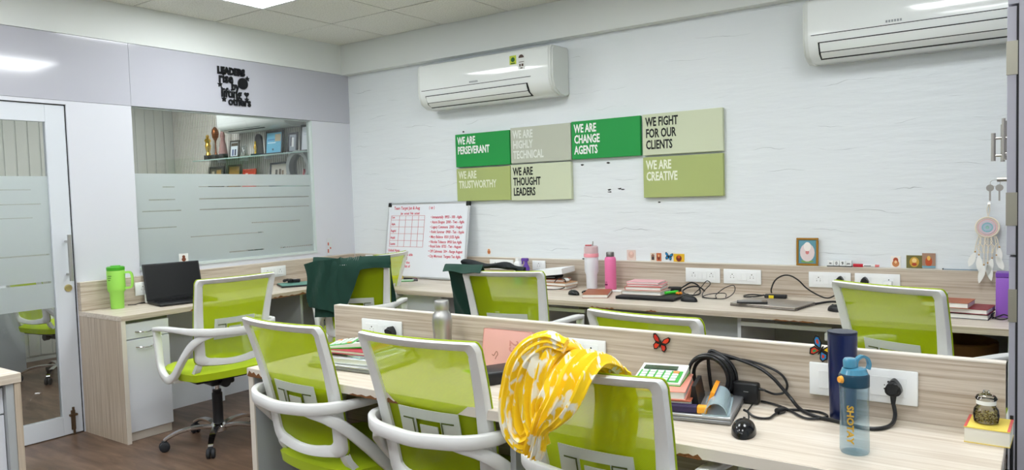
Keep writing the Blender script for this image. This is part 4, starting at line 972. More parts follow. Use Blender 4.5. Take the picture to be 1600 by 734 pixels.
def calculator(loc, rot, w, d, label, portrait=False):
    t = thing('calculator', label, 'calculator', loc, rot=rot)
    part('shell', B().prism([(-d/2, 0), (d/2, 0), (d/2, .024), (d/2-.03, .020), (-d/2, .010)], 'x', -w/2, w/2), CALW, t, 50)
    part('side_trim', B().box(-w/2-.001, w/2+.001, -d/2-.001, d/2+.001, .0, .005), CALG, t)
    tl = Matrix.Translation((0, -d/2, .0105)) @ Matrix.Rotation(math.atan2(.0105, d-.03), 4, 'X')
    part('display', B().box(-w*.42, w*.30, d*.68, d*.86, .0004, .0030).xf(tl), LCD, t)
    part('key_field', B().box(-w*.45, w*.45, d*.05, d*.62, .0001, .0012).xf(tl), CALG, t)
    kn = 0
    for r in range(4):
        for c in range(5):
            x = -w*.40+c*w*.165; y = d*.08+r*d*.135
            part('key', B().box(x, x+w*.125, y, y+d*.095, .0013, .0045, .0006, 1).xf(tl), CALW if (r+c) % 7 else mat('orange_key', lin(236, 150, 80), .5), t)
    return t
calculator((2.665, -2.50, ZF+.0675), (R_(2), 0, R_(-62)), .125, .17, 'white and green calculator on top of the left stack of notebooks')
cable('power_cable', [(2.70, -2.36, .765), (2.74, -2.33, .80), (2.80, -2.33, .815), (2.84, -2.36, .79), (2.82, -2.40, .77), (2.78, -2.37, .775), (2.76, -2.34, .80), (2.80, -2.32, .80), (2.85, -2.34, .77), (2.84, -2.31, .76)], .005, 'black power cable bunched behind the left laptop stack')
t = thing('water_bottle', 'brushed steel water bottle standing in front of the partition', 'bottle', (3.018, -2.375, ZF))
part('bottle_body', B().lathe([(.034, 0), (.037, .005), (.037, .05), (.034, .09), (.034, .12), (.037, .15), (.038, .175), (.034, .195), (.0255, .207), (.0255, .212)], n=32), STEEL, t, True)
part('cap', B().lathe([(.0262, .2125), (.027, .215), (.027, .243), (.025, .246), (0, .2465)], n=28), STEEL, t, True)
PINKD = mat('blush_diary_cover', lin(228, 172, 162), .5)
t = thing('diary', 'pink diary propped against the partition with an upside down 25', 'book', (3.275, -2.330, ZF+.004), rot=(R_(-10), 0, 0))
part('cover', B().box(-.105, .105, -.0125, -.0100, 0, .142, .004, 2).box(-.105, .105, .0025, .005, 0, .142, .004, 2), PINKD, t, 50); part('page_block', B().box(-.100, .100, -.0098, .0023, .003, .139), PAPER, t)
dk = mat('diary_emboss', lin(208, 142, 132), .6)
part('embossed_number', text_mesh('25', .055, .0004, .8, .001, 'CENTER').xf(Matrix.Translation((.035, -.0128, .085)) @ STAND @ Matrix.Rotation(R_(-90), 4, 'Z') @ Matrix.Translation((0, -.02, 0))), dk, t)
part('printed_logo', B().tube([(-.060, -.0128, .050), (-.052, -.0128, .046), (-.046, -.0128, .056), (-.040, -.0128, .062), (-.034, -.0128, .052), (-.040, -.0128, .044), (-.044, -.0128, .034)], .0012, 5), mat('bronze_print', lin(150, 100, 80), .5), t)
t = thing('paper_sheet', 'white paper sheet on the front desk below the pink diary', 'paper', (3.215, -2.40, ZF+.0005), R_(-20)); part('sheet', B().box(-.07, .07, -.05, .05, 0, .004), PAPER, t); part('green_header', B().box(-.065, .065, -.045, -.010, .0041, .0045), mat('green_print', lin(110, 200, 60), .6), t)
t = thing('card_reader', 'black device with silver slots on the front desk beside the scarf', 'device', (3.335, -2.44, ZF), R_(-28)); part('device_body', B().box(-.06, .06, -.075, .075, .0005, .042, .006), BLACK, t, 50)
for k in range(3): part('silver_slot', B().box(-.045+k*.030, -.030+k*.030, -.0765, -.0745, .012, .030), STEEL, t)
# right-hand stack
laptop_closed((3.985, -2.468, ZF), R_(10), .34, .25, .022, SILV, 'closed silver laptop with open ports under the pink and brown books')
book('book', (3.957, -2.462, ZF+.0225), R_(14), .155, .225, .026, mat('tan_brown_book', lin(172, 92, 64), .5), 'tan brown book on the silver laptop under the pink one')
book('book', (3.945, -2.470, ZF+.049), R_(16), .145, .215, .024, mat('salmon_book', lin(232, 150, 132), .45), 'salmon pink book under the calculator, right-hand laptop')
calculator((3.925, -2.445, ZF+.0735), (R_(2), 0, R_(12)), .138, .155, 'white and green calculator lying on the salmon pink book')
t = thing('pouch', 'navy box with yellow end lying on the silver laptop', 'box', (4.045, -2.565, ZF+.0225), R_(14)); part('box_body', B().box(-.11, .035, -.014, .014, .0003, .019, .003), mat('navy_card', lin(44, 34, 74), .5), t); part('box_end', B().box(.0355, .062, -.014, .014, .0003, .019, .003), mat('amber_card', lin(244, 170, 50), .5), t)
t = thing('snack_box', 'orange and blue printed box standing behind the plastic tray', 'box', (4.068, -2.43, ZF+.0225), rot=(R_(0), R_(18), R_(14))); part('box_body', B().box(-.004, .008, -.07, .07, .001, .045, .001, 1), mat('orange_card', lin(250, 158, 30), .5), t); part('blue_stripe', B().box(.0081, .0086, -.07, .07, .030, .044), mat('blue_card', lin(50, 50, 160), .5), t)
t = thing('phone_holder', 'black stand between the books and the plastic tray', 'stand', (4.043, -2.45, ZF+.0225), R_(14)); part('stand_body', B().prism([(-.020, 0.0003), (.008, .0003), (-.002, .058), (-.012, .058)], 'y', -.06, .07), BLACK, t); part('stand_foot', B().box(-.022, .010, -.075, -.0605, .0003, .006), BLACK, t)
PETM = bpy.data.materials.new('clear_pale_plastic'); PETM.use_nodes = True; _p = PETM.node_tree.nodes['Principled BSDF']; _p.inputs['Base Color'].default_value = lin(206, 226, 232); _p.inputs['Roughness'].default_value = .18; _p.inputs['Transmission Weight'].default_value = .55; _p.inputs['Alpha'].default_value = .8; _p.inputs['IOR'].default_value = 1.2
t = thing('plastic_tray', 'pale translucent arched plastic cover lying on the silver laptop', 'cover', (4.108, -2.475, ZF+.0225), R_(16))
b = B(); arc = [(.030*math.cos(a), .034*math.sin(a)+.001) for a in [PI*k/14 for k in range(15)]]; arc2 = [(.0275*math.cos(a), .0315*math.sin(a)+.001) for a in [PI*(14-k)/14 for k in range(15)]]
b.prism(arc+arc2, 'y', -.095, .095); part('arched_shell', b, PETM, t, 50)
part('end_wall', B().prism([(x*.9, z*.9+.001) for x, z in arc], 'y', .090, .092), PETM, t); part('rim', B().box(-.034, .034, -.098, -.095, .0005, .003).box(-.036, -.031, -.095, .095, .0003, .003).box(.031, .036, -.095, .095, .0003, .003), PETM, t)
t = thing('power_adapter', 'black laptop power adapter leaning against the partition', 'adapter', (4.138, -2.320, ZF), R_(2)); part('adapter_body', B().box(-.037, .037, -.020, .012, .001, .062, .006), BLACK, t, 50); part('printed_mark', B().box(-.004, .010, -.0206, -.0200, .036, .038), mat('grey_print2', lin(150, 150, 150), .6), t); part('cable_neck', B().cyl((.037, -.005, .045), (.055, -.005, .043), .005, .003), BLACK, t, True)
b = []
for lp_ in range(5):
    for k in range(12):
        a = 2*PI*k/12+2.2; r = .061+.006*math.sin(lp_*2.1); b.append((4.032+r*math.cos(-a)+lp_*.002, -2.352+lp_*.0095+.004*math.sin(a), .822+r*math.sin(-a)*1.02-.001*lp_))
cable('power_cable', b+[(4.02, -2.312, .883), (4.059, -2.305, .884), (4.118, -2.305, .872), (4.172, -2.307, .855), (4.209, -2.309, .832), (4.238, -2.310, .803), (4.262, -2.312, .778), (4.285, -2.33, .762), (4.314, -2.36, .758), (4.357, -2.390, .758), (4.398, -2.400, .758), (4.464, -2.426, .758), (4.505, -2.415, .758), (4.528, -2.37, .759), (4.532, -2.335, .775), (4.527, -2.325, .80)], .0052,
      'thick black power cable coiled upright against the partition and running to the plug')
cable('adapter_cable', [(4.069, -2.302, .872), (4.124, -2.300, .873), (4.185, -2.300, .862), (4.23, -2.300, .843), (4.248, -2.300, .815), (4.24, -2.302, .791), (4.215, -2.306, .784), (4.195, -2.318, .792), (4.19, -2.325, .797)], .0035, 'thin black cable looping from the coil to the power adapter')
cable('adapter_cable', [(4.175, -2.305, .757), (4.208, -2.315, .757), (4.257, -2.345, .757), (4.32, -2.408, .757), (4.351, -2.402, .757), (4.371, -2.365, .757), (4.341, -2.335, .757), (4.279, -2.345, .757), (4.252, -2.37, .757), (4.246, -2.415, .757), (4.243, -2.455, .757), (4.223, -2.469, .757), (4.2, -2.462, .758), (4.181, -2.445, .762), (4.168, -2.440, .765)], .0035, 'black adapter cable winding over the desk to the silver laptop')
t = thing('ferrite_bead', 'black bead on the adapter cable beside the silver laptop', 'bead', (4.252, -2.385, ZF), R_(70)); part('bead_body', B().cyl((-.014, 0, .009), (.014, 0, .009), .009), BLACK, t, True); part('bead_neck', B().cyl((.0141, 0, .008), (.024, 0, .007), .006, .004), BLACK, t, True)
mouse((4.222, -2.605, ZF), R_(14), 'glossy black mouse in front of the silver laptop with open ports', 1.0, BLACKGL)
cable('mouse_cable', [(4.206, -2.548, .768), (4.203, -2.51, .760), (4.195, -2.48, .764), (4.182, -2.452, .766), (4.170, -2.40, .758), (4.162, -2.34, .758)], .002, 'thin mouse cable running back from the glossy black mouse')
t = thing('tumbler', 'dark blue steel tumbler right behind the clear blue water bottle', 'tumbler', (4.408, -2.352, ZF))
NAVY = mat('navy_steel', lin(16, 32, 82), .28, .35, coat=.4)
part('tumbler_body', B().lathe([(.030, 0), (.033, .004), (.036, .12), (.037, .232)], n=32), NAVY, t, True); part('rim', B().lathe([(.0372, .2325), (.0372, .238), (.033, .238)], n=32), mat('dark_rim', lin(40, 46, 70), .3, .5), t, True); part('lid', B().lathe([(.033, .2335), (.033, .2365), (0, .236)], n=32), mat('smoky_lid', lin(90, 96, 110), .15), t, True)
def bottle_glass():
    m = bpy.data.materials.new('blue_clear_plastic'); m.use_nodes = True; nt = m.node_tree; nt.nodes.clear(); L = nt.links.new
    out = nt.nodes.new('ShaderNodeOutputMaterial'); tr = nt.nodes.new('ShaderNodeBsdfTransparent'); tr.inputs[0].default_value = (.80, .88, .92, 1)
    gl = nt.nodes.new('ShaderNodeBsdfGlossy'); gl.inputs['Roughness'].default_value = .08; fr = nt.nodes.new('ShaderNodeLayerWeight'); fr.inputs[0].default_value = .35
    df = nt.nodes.new('ShaderNodeBsdfDiffuse'); df.inputs[0].default_value = lin(120, 165, 185)
    m0 = nt.nodes.new('ShaderNodeMixShader'); m0.inputs[0].default_value = .16; L(tr.outputs[0], m0.inputs[1]); L(df.outputs[0], m0.inputs[2])
    mx = nt.nodes.new('ShaderNodeMixShader'); mu = nt.nodes.new('ShaderNodeMath'); mu.operation = 'MULTIPLY'; mu.inputs[1].default_value = .45; L(fr.outputs['Facing'], mu.inputs[0]); L(mu.outputs[0], mx.inputs[0]); L(m0.outputs[0], mx.inputs[1]); L(gl.outputs[0], mx.inputs[2])
    L(mx.outputs[0], out.inputs[0]); return m
t = thing('water_bottle', 'clear blue plastic bottle with dark teal lid and gold lettering', 'bottle', (4.487, -2.612, ZF), R_(38))
BG = bottle_glass(); TEAL = mat('dark_teal_lid', lin(12, 58, 80), .3)
part('bottle_body', B().lathe([(.0, .003), (.030, .001), (.0325, .006), (.0325, .03), (.0315, .10), (.0325, .155), (.0325, .158)], n=32), BG, t, True)
part('lid', B().lathe([(.0315, .1582), (.0335, .160), (.0335, .184), (.031, .188)], n=32), TEAL, t, True)
part('spout_cover', B().lathe([(.0305, .1882), (.026, .200), (.015, .203)], n=32).lathe([(.0150, .2032), (.0155, .219), (.012, .224), (0, .2245)], (-.010, 0, 0), 20), mat('teal_clear', lin(70, 140, 170), .2, coat=.5), t, True)
b = B().sweep(crom([(.004, 0, .202), (.006, 0, .218), (.018, 0, .227), (.031, 0, .222), (.036, 0, .208), (.033, 0, .196)], 6), lambda i: [(-.006, -.003), (.006, -.003), (.006, .003), (-.006, .003)], lambda i, tt: (0, 1, 0)); part('carry_loop', b, mat('teal_clear', lin(70, 140, 170), .2), t, 50)
part('lock_button', B().cyl((-.033, -.006, .176), (-.040, -.007, .176), .009, .007), mat('amber_button', lin(244, 170, 60), .4), t, True)
b = text_mesh('SHOTAY', .0205, .0004, 1.12, .0007, 'LEFT')
b.xf(Matrix.Rotation(R_(-90), 4, 'Z'))
for v in b.bm.verts:
    x, z = v.co.x, v.co.y; a = x/.0330; rr = .0331+v.co.z
    v.co = Vector((rr*math.sin(a-.95), -rr*math.cos(a-.95), z+.118))
part('lettering', b, mat('gold_print', lin(206, 164, 60), .4, .3), t)
for o in t.children: pass
t = thing('book', 'cream paperback with yellow and red edged cover under the glass jar', 'book', (4.742, -2.345, ZF), R_(-2)); part('cover', B().box(-.048, .046, -.062, .052, .036, .0385).box(-.048, .046, -.062, .052, 0, .0015), mat('yellow_red_cover', lin(240, 214, 96), .5), t); part('cover_border', B().box(-.048, -.042, -.062, .052, .0386, .039).box(.040, .046, -.062, .052, .0386, .039), mat('coral_border', lin(214, 92, 88), .5), t); part('page_block', B().box(-.047, .045, -.060, .050, .0016, .0359), mat('cream_pages', lin(226, 222, 208), .8), t)
t = thing('jar', 'small glass jar of dried seeds standing on the paperback', 'jar', (4.735, -2.352, ZF+.0392))
part('glass_body', B().lathe([(.018, 0), (.026, .003), (.028, .020), (.026, .034), (.0205, .042), (.0205, .046)], n=28), glass_mat('jar_glass', (.93, .95, .94, 1)), t, True)
part('label_band', B().lathe([(.0212, .0462), (.0212, .056)], n=28, cap=False), PAPER, t, True); part('glass_lid', B().lathe([(.022, .0565), (.024, .060), (.020, .067), (.010, .071), (.008, .074), (.006, .080), (0, .081)], n=28), MATS['jar_glass'], t, True)
b = B(); random.seed(3)
for k in range(260):
    a, r, z = random.uniform(0, 2*PI), .0235*math.sqrt(random.random()), random.uniform(.004, .024); b.ball((r*math.cos(a), r*math.sin(a), z), .0022, random.uniform(.7, 1.3), random.uniform(.7, 1.6), .8, n=5, m=3)
seed = mat('seeds', lin(150, 128, 70), .7); nt, p, L = nodes(seed); n_ = nt.nodes.new('ShaderNodeTexNoise'); n_.inputs['Scale'].default_value = 220; L(mapping(nt, (1, 1, 1)), n_.inputs['Vector']); r_ = ramp(nt, [(.4, lin(96, 72, 40)), (.5, lin(176, 150, 60)), (.6, lin(206, 196, 140))]); L(n_.outputs['Fac'], r_.inputs['Fac']); L(r_.outputs['Color'], p.inputs['Base Color'])
part('dried_seeds', b, seed, t)['kind'] = 'stuff'

# ------------------------------------------------------------------ butterflies and little pictures
def butterfly(loc, rz, s, cols, label, tilt=0):
    t = thing('butterfly_ornament', label, 'ornament', loc, rot=(0, tilt, rz))
    up = [(0, 0), (.25, .55), (.75, .95), (1.0, .85), (.95, .45), (.6, .05)]; lo = [(0, 0), (.6, .02), (.8, -.35), (.6, -.8), (.3, -.7), (.05, -.2)]
    def sc(P, k, f): 
        cx = sum(p[0] for p in P)/len(P); cz = sum(p[1] for p in P)/len(P)
        return [(k*s*(cx+(x-cx)*f), s*(cz+(z-cz)*f)) for x, z in P]
    for k in (-1, 1):
        for i, P in enumerate((up, lo)):
            yy = -.004 if k > 0 else -.003; w = part('wing', B().prism(sc(P, k, 1), 'y', yy-.0015, yy), cols[0], t)
            part('wing_patch', B().prism(sc(P, k, .68), 'y', yy-.0024, yy-.0016), cols[1+i % (len(cols)-1)] if k > 0 else cols[1+(i+1) % (len(cols)-1)], w)
            if len(cols) > 3: part('wing_spot', B().prism(sc(P, k, .34), 'y', yy-.0030, yy-.0025), cols[3+(i+(k > 0)) % 2], w)
    part('body', B().ball((0, -.006, 0), s*.09, .9, .9, 5.0, n=8, m=8), cols[0], t, True)
BKW = mat('wing_black', lin(26, 16, 14), .4)
butterfly((3.857, -2.2915, .897), 0, .030, [BKW, mat('wing_orange_red', lin(214, 58, 26), .35), mat('wing_red', lin(196, 40, 22), .35)], 'red and black butterfly ornament on the partition', R_(12))
butterfly((4.340, -2.2915, .922), 0, .034, [BKW, mat('wing_yellow', lin(240, 200, 40), .3), mat('wing_blue', lin(40, 130, 190), .3), mat('wing_red2', lin(206, 60, 40), .3), mat('wing_green', lin(40, 150, 90), .3)], 'multicoloured butterfly ornament on the partition beside the blue bottle', R_(30))
butterfly((2.888, -.001, .962), 0, .027, [BKW, mat('wing_bright_blue', lin(40, 140, 200), .3), mat('wing_bright_blue', lin(40, 140, 200), .3)], 'blue butterfly ornament on the white wall', R_(10))
def card(x, z, w, h, bg, shapes, label, cat='picture', y=-.001, rot=0):
    t = thing('picture_card', label, cat, (x, y, z), rot=(0, R_(rot), 0))
    part('card', B().box(-w/2, w/2, -.003, 0, 0, h, .0005, 1), mat('card_%d_%d_%d' % bg, lin(*bg), .5), t)
    for i, (kind, c, q) in enumerate(shapes):
        b = B(); y0, y1 = -.0034-i*.0003, -.00301-i*.0003
        if kind == 'e': b.prism([(w*(q[0]-.5)+w*q[2]*math.cos(a), h*q[1]+h*q[3]*math.sin(a)) for a in [2*PI*k/16 for k in range(16)]], 'y', y0, y1)
        else: b.box(w*(q[0]-.5-q[2]), w*(q[0]-.5+q[2]), y0, y1, h*(q[1]-q[3]), h*(q[1]+q[3]))
        part('print', b, mat('ink_%d_%d_%d' % c, lin(*c), .5), t)
    return t
card(1.449, .944, .036, .048, (232, 226, 220), [('e', (186, 110, 60), (.5, .45, .38, .34)), ('e', (206, 140, 90), (.5, .74, .26, .18))], 'small sticker of a tan animal right of the whiteboard', 'sticker')
card(2.624, .932, .064, .068, (226, 206, 196), [('e', (214, 178, 164), (.5, .55, .32, .34)), ('e', (232, 200, 186), (.5, .7, .18, .18))], 'faded peach picture card on the upstand above the white tumbler')
card(2.778, .931, .034, .052, (222, 208, 190), [('b', (70, 56, 60), (.5, .45, .28, .32)), ('e', (150, 110, 90), (.5, .7, .2, .2))], 'tiny picture card of two dark figures left of the blue butterfly')
card(2.819, .931, .034, .052, (196, 110, 70), [('e', (120, 50, 30), (.5, .45, .3, .34)), ('e', (230, 180, 130), (.5, .66, .18, .16))], 'tiny orange picture card beside the blue butterfly')
card(2.956, .931, .072, .050, (226, 180, 40), [('e', (110, 40, 24), (.5, .42, .26, .40)), ('e', (190, 90, 40), (.5, .62, .13, .2))], 'yellow picture card with a seated figure right of the blue butterfly')
card(4.193, .931, .048, .062, (238, 234, 228), [('e', (200, 130, 80), (.5, .36, .36, .30)), ('e', (176, 80, 50), (.5, .66, .26, .22)), ('e', (240, 200, 150), (.5, .5, .14, .14))], 'white sticker of a small orange deity above the right chair', 'sticker')
card(4.282, .931, .076, .068, (112, 108, 60), [('e', (206, 160, 60), (.5, .48, .30, .40)), ('e', (238, 208, 140), (.5, .6, .15, .18)), ('e', (176, 70, 40), (.5, .3, .16, .12))], 'dark green picture card of a golden deity')
card(4.350, .936, .062, .076, (166, 132, 112), [('e', (190, 84, 44), (.5, .42, .26, .36)), ('e', (236, 190, 100), (.5, .66, .13, .16)), ('b', (120, 170, 190), (.5, .06, .5, .06))], 'brown picture card of an orange seated deity beside the green one', y=-.004)
# framed picture standing on the upstand cap
t = thing('framed_picture', 'small gilt framed picture of a white deity on the upstand', 'picture', (3.741, -.018, .9305), rot=(R_(-3), 0, 0))
GILT = mat('gilt', lin(168, 124, 48), .4, .5)
for q in ((-.060, .060, 0, .012), (-.060, .060, .146, .158), (-.060, -.048, .0125, .1455), (.048, .060, .0125, .1455)): part('frame_side', B().box(q[0], q[1], -.012, 0, q[2], q[3], .002, 1), GILT, t)
part('print_sheet', B().box(-.0478, .0478, -.006, -.003, .0125, .1455), mat('teal_print', lin(96, 150, 166), .5), t)
for c, q in (((222, 206, 206), (0, .075, .040, .052)), ((226, 170, 168), (0, .05, .030, .026)), ((238, 232, 226), (0, .108, .020, .026)), ((120, 160, 90), (0, .024, .036, .008)), ((206, 120, 120), (0, .076, .010, .012))):
    part('print', B().prism([(q[0]+q[2]*math.cos(a), q[1]+q[3]*math.sin(a)) for a in [2*PI*k/18 for k in range(18)]], 'y', -.0075-.0002*q[1]*10, -.0061), mat('ink_%d_%d_%d' % c, lin(*c), .5), t)
t = thing('block_calendar', 'white block calendar showing 0 and 9 on the upstand', 'calendar', (3.915, -.022, .9305))
part('tray', B().box(-.066, .066, -.015, .012, 0, .004, .001, 1), BLACK, t)
for k, tx in enumerate(('FRI', '0', '9', 'JAN')):
    o = part('block', B().box(-.062+k*.0315, -.0325+k*.0315, -.012, .010, .0045, .034, .001, 1), PLASTIC2, t)
    part('lettering', text_mesh(tx, .011 if len(tx) > 1 else .024, .0003, .9, .0005, 'CENTER').xf(Matrix.Translation((-.0472+k*.0315, -.0124, .014 if len(tx) > 1 else .011)) @ STAND), SHOLE, o)
t = thing('marker_pen', 'red and white marker lying on the upstand beside the block calendar', 'pen', (4.04, -.022, .9305)); part('cap', B().cyl((-.055, 0, .009), (-.005, 0, .009), .009), mat('red_cap', lin(196, 30, 50), .35), t, True); part('barrel', B().cyl((-.0045, 0, .009), (.055, 0, .009), .008), PLASTIC2, t, True); part('barrel_print', B().box(.0, .035, -.0085, -.0078, .007, .011), SHOLE, t); part('end_plug', B().cyl((.0551, 0, .009), (.075, 0, .009), .0075, .006), mat('pale_red', lin(220, 120, 120), .4), t, True)
marker((2.28, -.022, .9305), 0, .03, .004, SHOLE, SHOLE, 'short dark clip lying on the upstand above the notebook pile')
t = thing('ruler', 'blue tinted flat ruler lying on the upstand at the right end', 'ruler', (4.50, -.025, .9305)); part('ruler_blade', B().box(-.08, .08, -.012, .010, 0, .003), mat('pale_blue_strip', lin(120, 150, 170), .4), t); part('ruler_end', B().box(-.085, -.0805, -.012, .010, 0, .006), SHOLE, t)

# ------------------------------------------------------------------ dream catcher
t = thing('dream_catcher', 'round macrame dream catcher with white feathers on the back wall', 'ornament', (4.612, -.026, 1.148), rot=(R_(-10), 0, 0))
CRM = mat('cotton_cord', lin(226, 216, 196), .85, bump=(400, .6)); FEA = mat('white_feather', lin(236, 236, 230), .8)
part('hook', B().cyl((.006, 0, .118), (.006, -.016, .118), .003).box(0, .012, -.003, 0, .108, .128), STEEL, t)
part('hanging_cord', B().tube([(.006, -.013, .120), (.010, -.011, .09), (.004, -.009, .06), (.004, -.009, .05)], .0018, 6).tube([(.006, -.013, .120), (-.002, -.011, .09), (.002, -.009, .06), (.004, -.009, .05)], .0018, 6), CRM, t, True)
part('hoop', B().tube([(.050*math.cos(a), -.008, .050*math.sin(a)) for a in [2*PI*k/12 for k in range(12)]], .0045, 8, True, 4), CRM, t, True)
for r, c in ((.044, (226, 190, 186)), (.034, (226, 204, 214)), (.025, (150, 190, 200)), (.017, (186, 200, 216)), (.009, (150, 196, 186))):
    part('crochet_ring', B().lathe([(max(r-.0075, .0005), 0), (max(r-.0075, .0005), .002), (r, .003), (r, 0)], (0, -.006, 0), 28, Matrix.Rotation(PI/2, 4, 'X'), cap=False), mat('yarn_%d_%d_%d' % c, lin(*c), .9, bump=(500, .8)), t)
net = B()
for k in range(7):
    x = -.036+k*.012
    net.tube([(x, -.010, -.040-.02*abs(math.sin(k))), (x+.010*(-1)**k, -.012, -.075), (x-.006*(-1)**k, -.012, -.10), (x*.7, -.011, -.13)], .0022, 6)
part('knotted_net', net, CRM, t, True)['kind'] = 'stuff'
for k, (x, l, ln) in enumerate(((-.050, -.150, .075), (-.034, -.165, .085), (-.012, -.215, .090), (.004, -.205, .085), (.022, -.180, .085), (.040, -.165, .075), (.052, -.125, .075))):
    part('strand', B().tube([(x*.75, -.010, -.045), (x*.95, -.011, -.09), (x, -.012, l+.03)], .0022, 6), CRM, t, True)
    part('wooden_bead', B().ball((x, -.012, l+.026), .0045, n=10, m=6), mat('bead_wood', lin(190, 150, 90), .5), t, True)
    q = Matrix.Translation((x, -.012, l+.024)) @ Matrix.Rotation(R_((-1)**k*random.uniform(4, 16)+(12 if x < -.03 else 0)-(12 if x > .035 else 0)), 4, 'Y')
    out = [(0, 0), (.006, -.008), (.013, -.025), (.015, -.045), (.011, -.065), (.004, -ln), (0, -ln-.004), (-.006, -ln+.008), (-.012, -.060), (-.014, -.040), (-.011, -.020), (-.005, -.006)]
    part('feather', B().prism(out, 'y', -.0020, .0015).xf(q), FEA, t)

# ------------------------------------------------------------------ cabin: air conditioner, glass shelf and awards
t = thing('air_conditioner', 'white air conditioner inside the cabin above the trophy shelf', 'air conditioner', (-1.56, 0, 2.06))
part('casing', B().prism([(0, 0), (-.12, -.005), (-.20, .02), (-.235, .06), (-.238, .27), (-.20, .29), (0, .29)], 'x', 0, .95), ACM, t, 50)
part('outlet_slot', B().box(.08, .62, -.17, -.155, .004, .012).box(.06, .60, -.20, -.19, .018, .024), GAP, t); part('end_cover', B().prism([(0, .0), (-.12, -.005), (-.20, .02), (-.236, .06), (-.238, .27), (-.20, .29), (0, .29)], 'x', .9505, .965), mat('casing_side', lin(214, 218, 214), .35), t)
part('side_mark', B().box(.9652, .966, -.20, -.185, .18, .20).box(.9652, .966, -.07, -.035, .10, .15), GREY_LAM, t)
t = thing('wall_shelf', 'long glass shelf inside the cabin carrying trophies and certificates', 'shelf', (-1.2, -.10, 1.81)); part('shelf_glass', B().box(-.85, 1.05, -.10, .098, 0, .010), mat('shelf_glass', lin(170, 196, 190), .1, spec=.7), t)
for k in range(5): part('shelf_bracket', B().box(-.62+k*.36, -.59+k*.36, .03, .098, -.018, -.0005), PLASTIC2, t)
t = thing('wall_shelf', 'lower glass shelf inside the cabin mostly behind the frosted film', 'shelf', (-1.2, -.10, 1.52)); part('shelf_glass', B().box(-.85, 1.05, -.10, .098, 0, .010), MATS['shelf_glass'], t); part('shelf_bracket', B().box(-.4, -.37, .03, .098, -.018, -.0005), PLASTIC2, t)
SH = 1.8205; BRZ = mat('bronze_figure', lin(128, 74, 36), .35, .7); GLD = mat('bright_gold', (.85, .55, .08), .22, 1)
def trophy(x, h, m, label, prof):
    t = thing('trophy', label, 'trophy', (x, -.10, SH)); part('base', B().box(-.035, .035, -.03, .03, 0, .05, .003), BLACK, t)
    part('figure', B().lathe([(r*h, .0505+z*(h-.0505)) for r, z in prof], n=16), m, t, True); return t
FIG = [(.10, 0), (.09, .06), (.06, .15), (.10, .32), (.12, .45), (.08, .58), (.13, .70), (.10, .78), (.045, .82), (.065, .88), (.06, .95), (0, 1)]
trophy(-1.93, .255, GLD, 'gold statuette trophy at the left end of the glass shelf', FIG)
trophy(-1.80, .32, BRZ, 'bronze trophy on a slim stem second from the left of the shelf', [(.05, 0), (.025, .1), (.02, .4), (.03, .5), (.09, .62), (.11, .78), (.08, .92), (.02, 1)])
trophy(-1.68, .335, mat('dusky_rose_figure', lin(150, 110, 104), .5), 'dusky pink tapering trophy third from the left of the shelf', [(.13, 0), (.12, .1), (.09, .3), (.06, .5), (.075, .62), (.05, .72), (.02, .85), (.05, .93), (.0, 1)])
def frame(x, z, w, h, fr, bg, shapes, label, lean=-6, y=-.10, name='framed_certificate', rz=0):
    t = thing(name, label, 'frame', (x, y, z), rot=(R_(lean), 0, R_(rz))); f = .018
    part('frame_border', B().box(-w/2, w/2, -.006, .006, 0, f).box(-w/2, w/2, -.006, .006, h-f, h).box(-w/2, -w/2+f, -.006, .006, f, h-f).box(w/2-f, w/2, -.006, .006, f, h-f), mat('frame_%d_%d_%d' % fr, lin(*fr), .35), t)
    part('sheet', B().box(-w/2+f, w/2-f, -.002, .003, f, h-f), mat('sheet_%d_%d_%d' % bg, lin(*bg), .5), t)
    for i, (c, q) in enumerate(shapes): part('print', B().box(w*(q[0]-.5), w*(q[1]-.5), -.0026-i*.0003, -.00201-i*.0003, h*q[2], h*q[3]), mat('ink_%d_%d_%d' % c, lin(*c), .5), t)
    return t
frame(-1.51, SH, .15, .17, (70, 66, 60), (206, 214, 220), [((40, 60, 110), (.28, .44, .15, .5)), ((30, 40, 70), (.54, .70, .15, .5)), ((70, 60, 40), (.16, .84, .68, .86))], 'small photo plaque of two people in the middle of the shelf')
t = thing('trophy', 'silver scrollwork ornament beside the small photo plaque', 'trophy', (-1.345, -.10, SH)); part('base', B().box(-.035, .035, -.025, .025, 0, .02), STEEL, t); b = B()
for k in range(6): b.tube([(.020*math.cos(a)+(.012 if k % 2 else -.012), -.01+.01*(k % 3), .038+k*.014+.016*math.sin(a)) for a in [2*PI*j/8 for j in range(8)]], .004, 6, True, 2)
part('scrollwork', b, mat('silver_scroll', (.6, .6, .6), .3, 1), t, True)
t = thing('trophy', 'black arched plaque with a small gold figure on the shelf', 'trophy', (-1.13, -.10, SH)); part('base', B().box(-.075, .06, -.035, .035, 0, .022, .003), mat('navy_base', lin(20, 32, 56), .4), t)
part('arch_plaque', B().prism([(-.045, .0225), (.055, .0225), (.045, .15)]+[(.045*math.cos(a)-.002, .15+.055*math.sin(a)) for a in [PI*k/8 for k in range(9)]]+[(-.047, .15)], 'y', .0, .02), BLACK, t)
part('figure', B().lathe([(.016, .0225), (.012, .05), (.02, .08), (.012, .10), (.010, .115), (.013, .13), (0, .14)], (-.02, -.015, 0), 14), GLD, t, True)
frame(-.91, SH, .25, .22, (20, 26, 34), (96, 172, 204), [((176, 160, 130), (.55, .88, .55, .85)), ((60, 120, 170), (.14, .55, .60, .66)), ((200, 226, 236), (.14, .6, .48, .52)), ((40, 70, 90), (.42, .5, .18, .26))], 'large certificate with a blue sheet in a black frame')
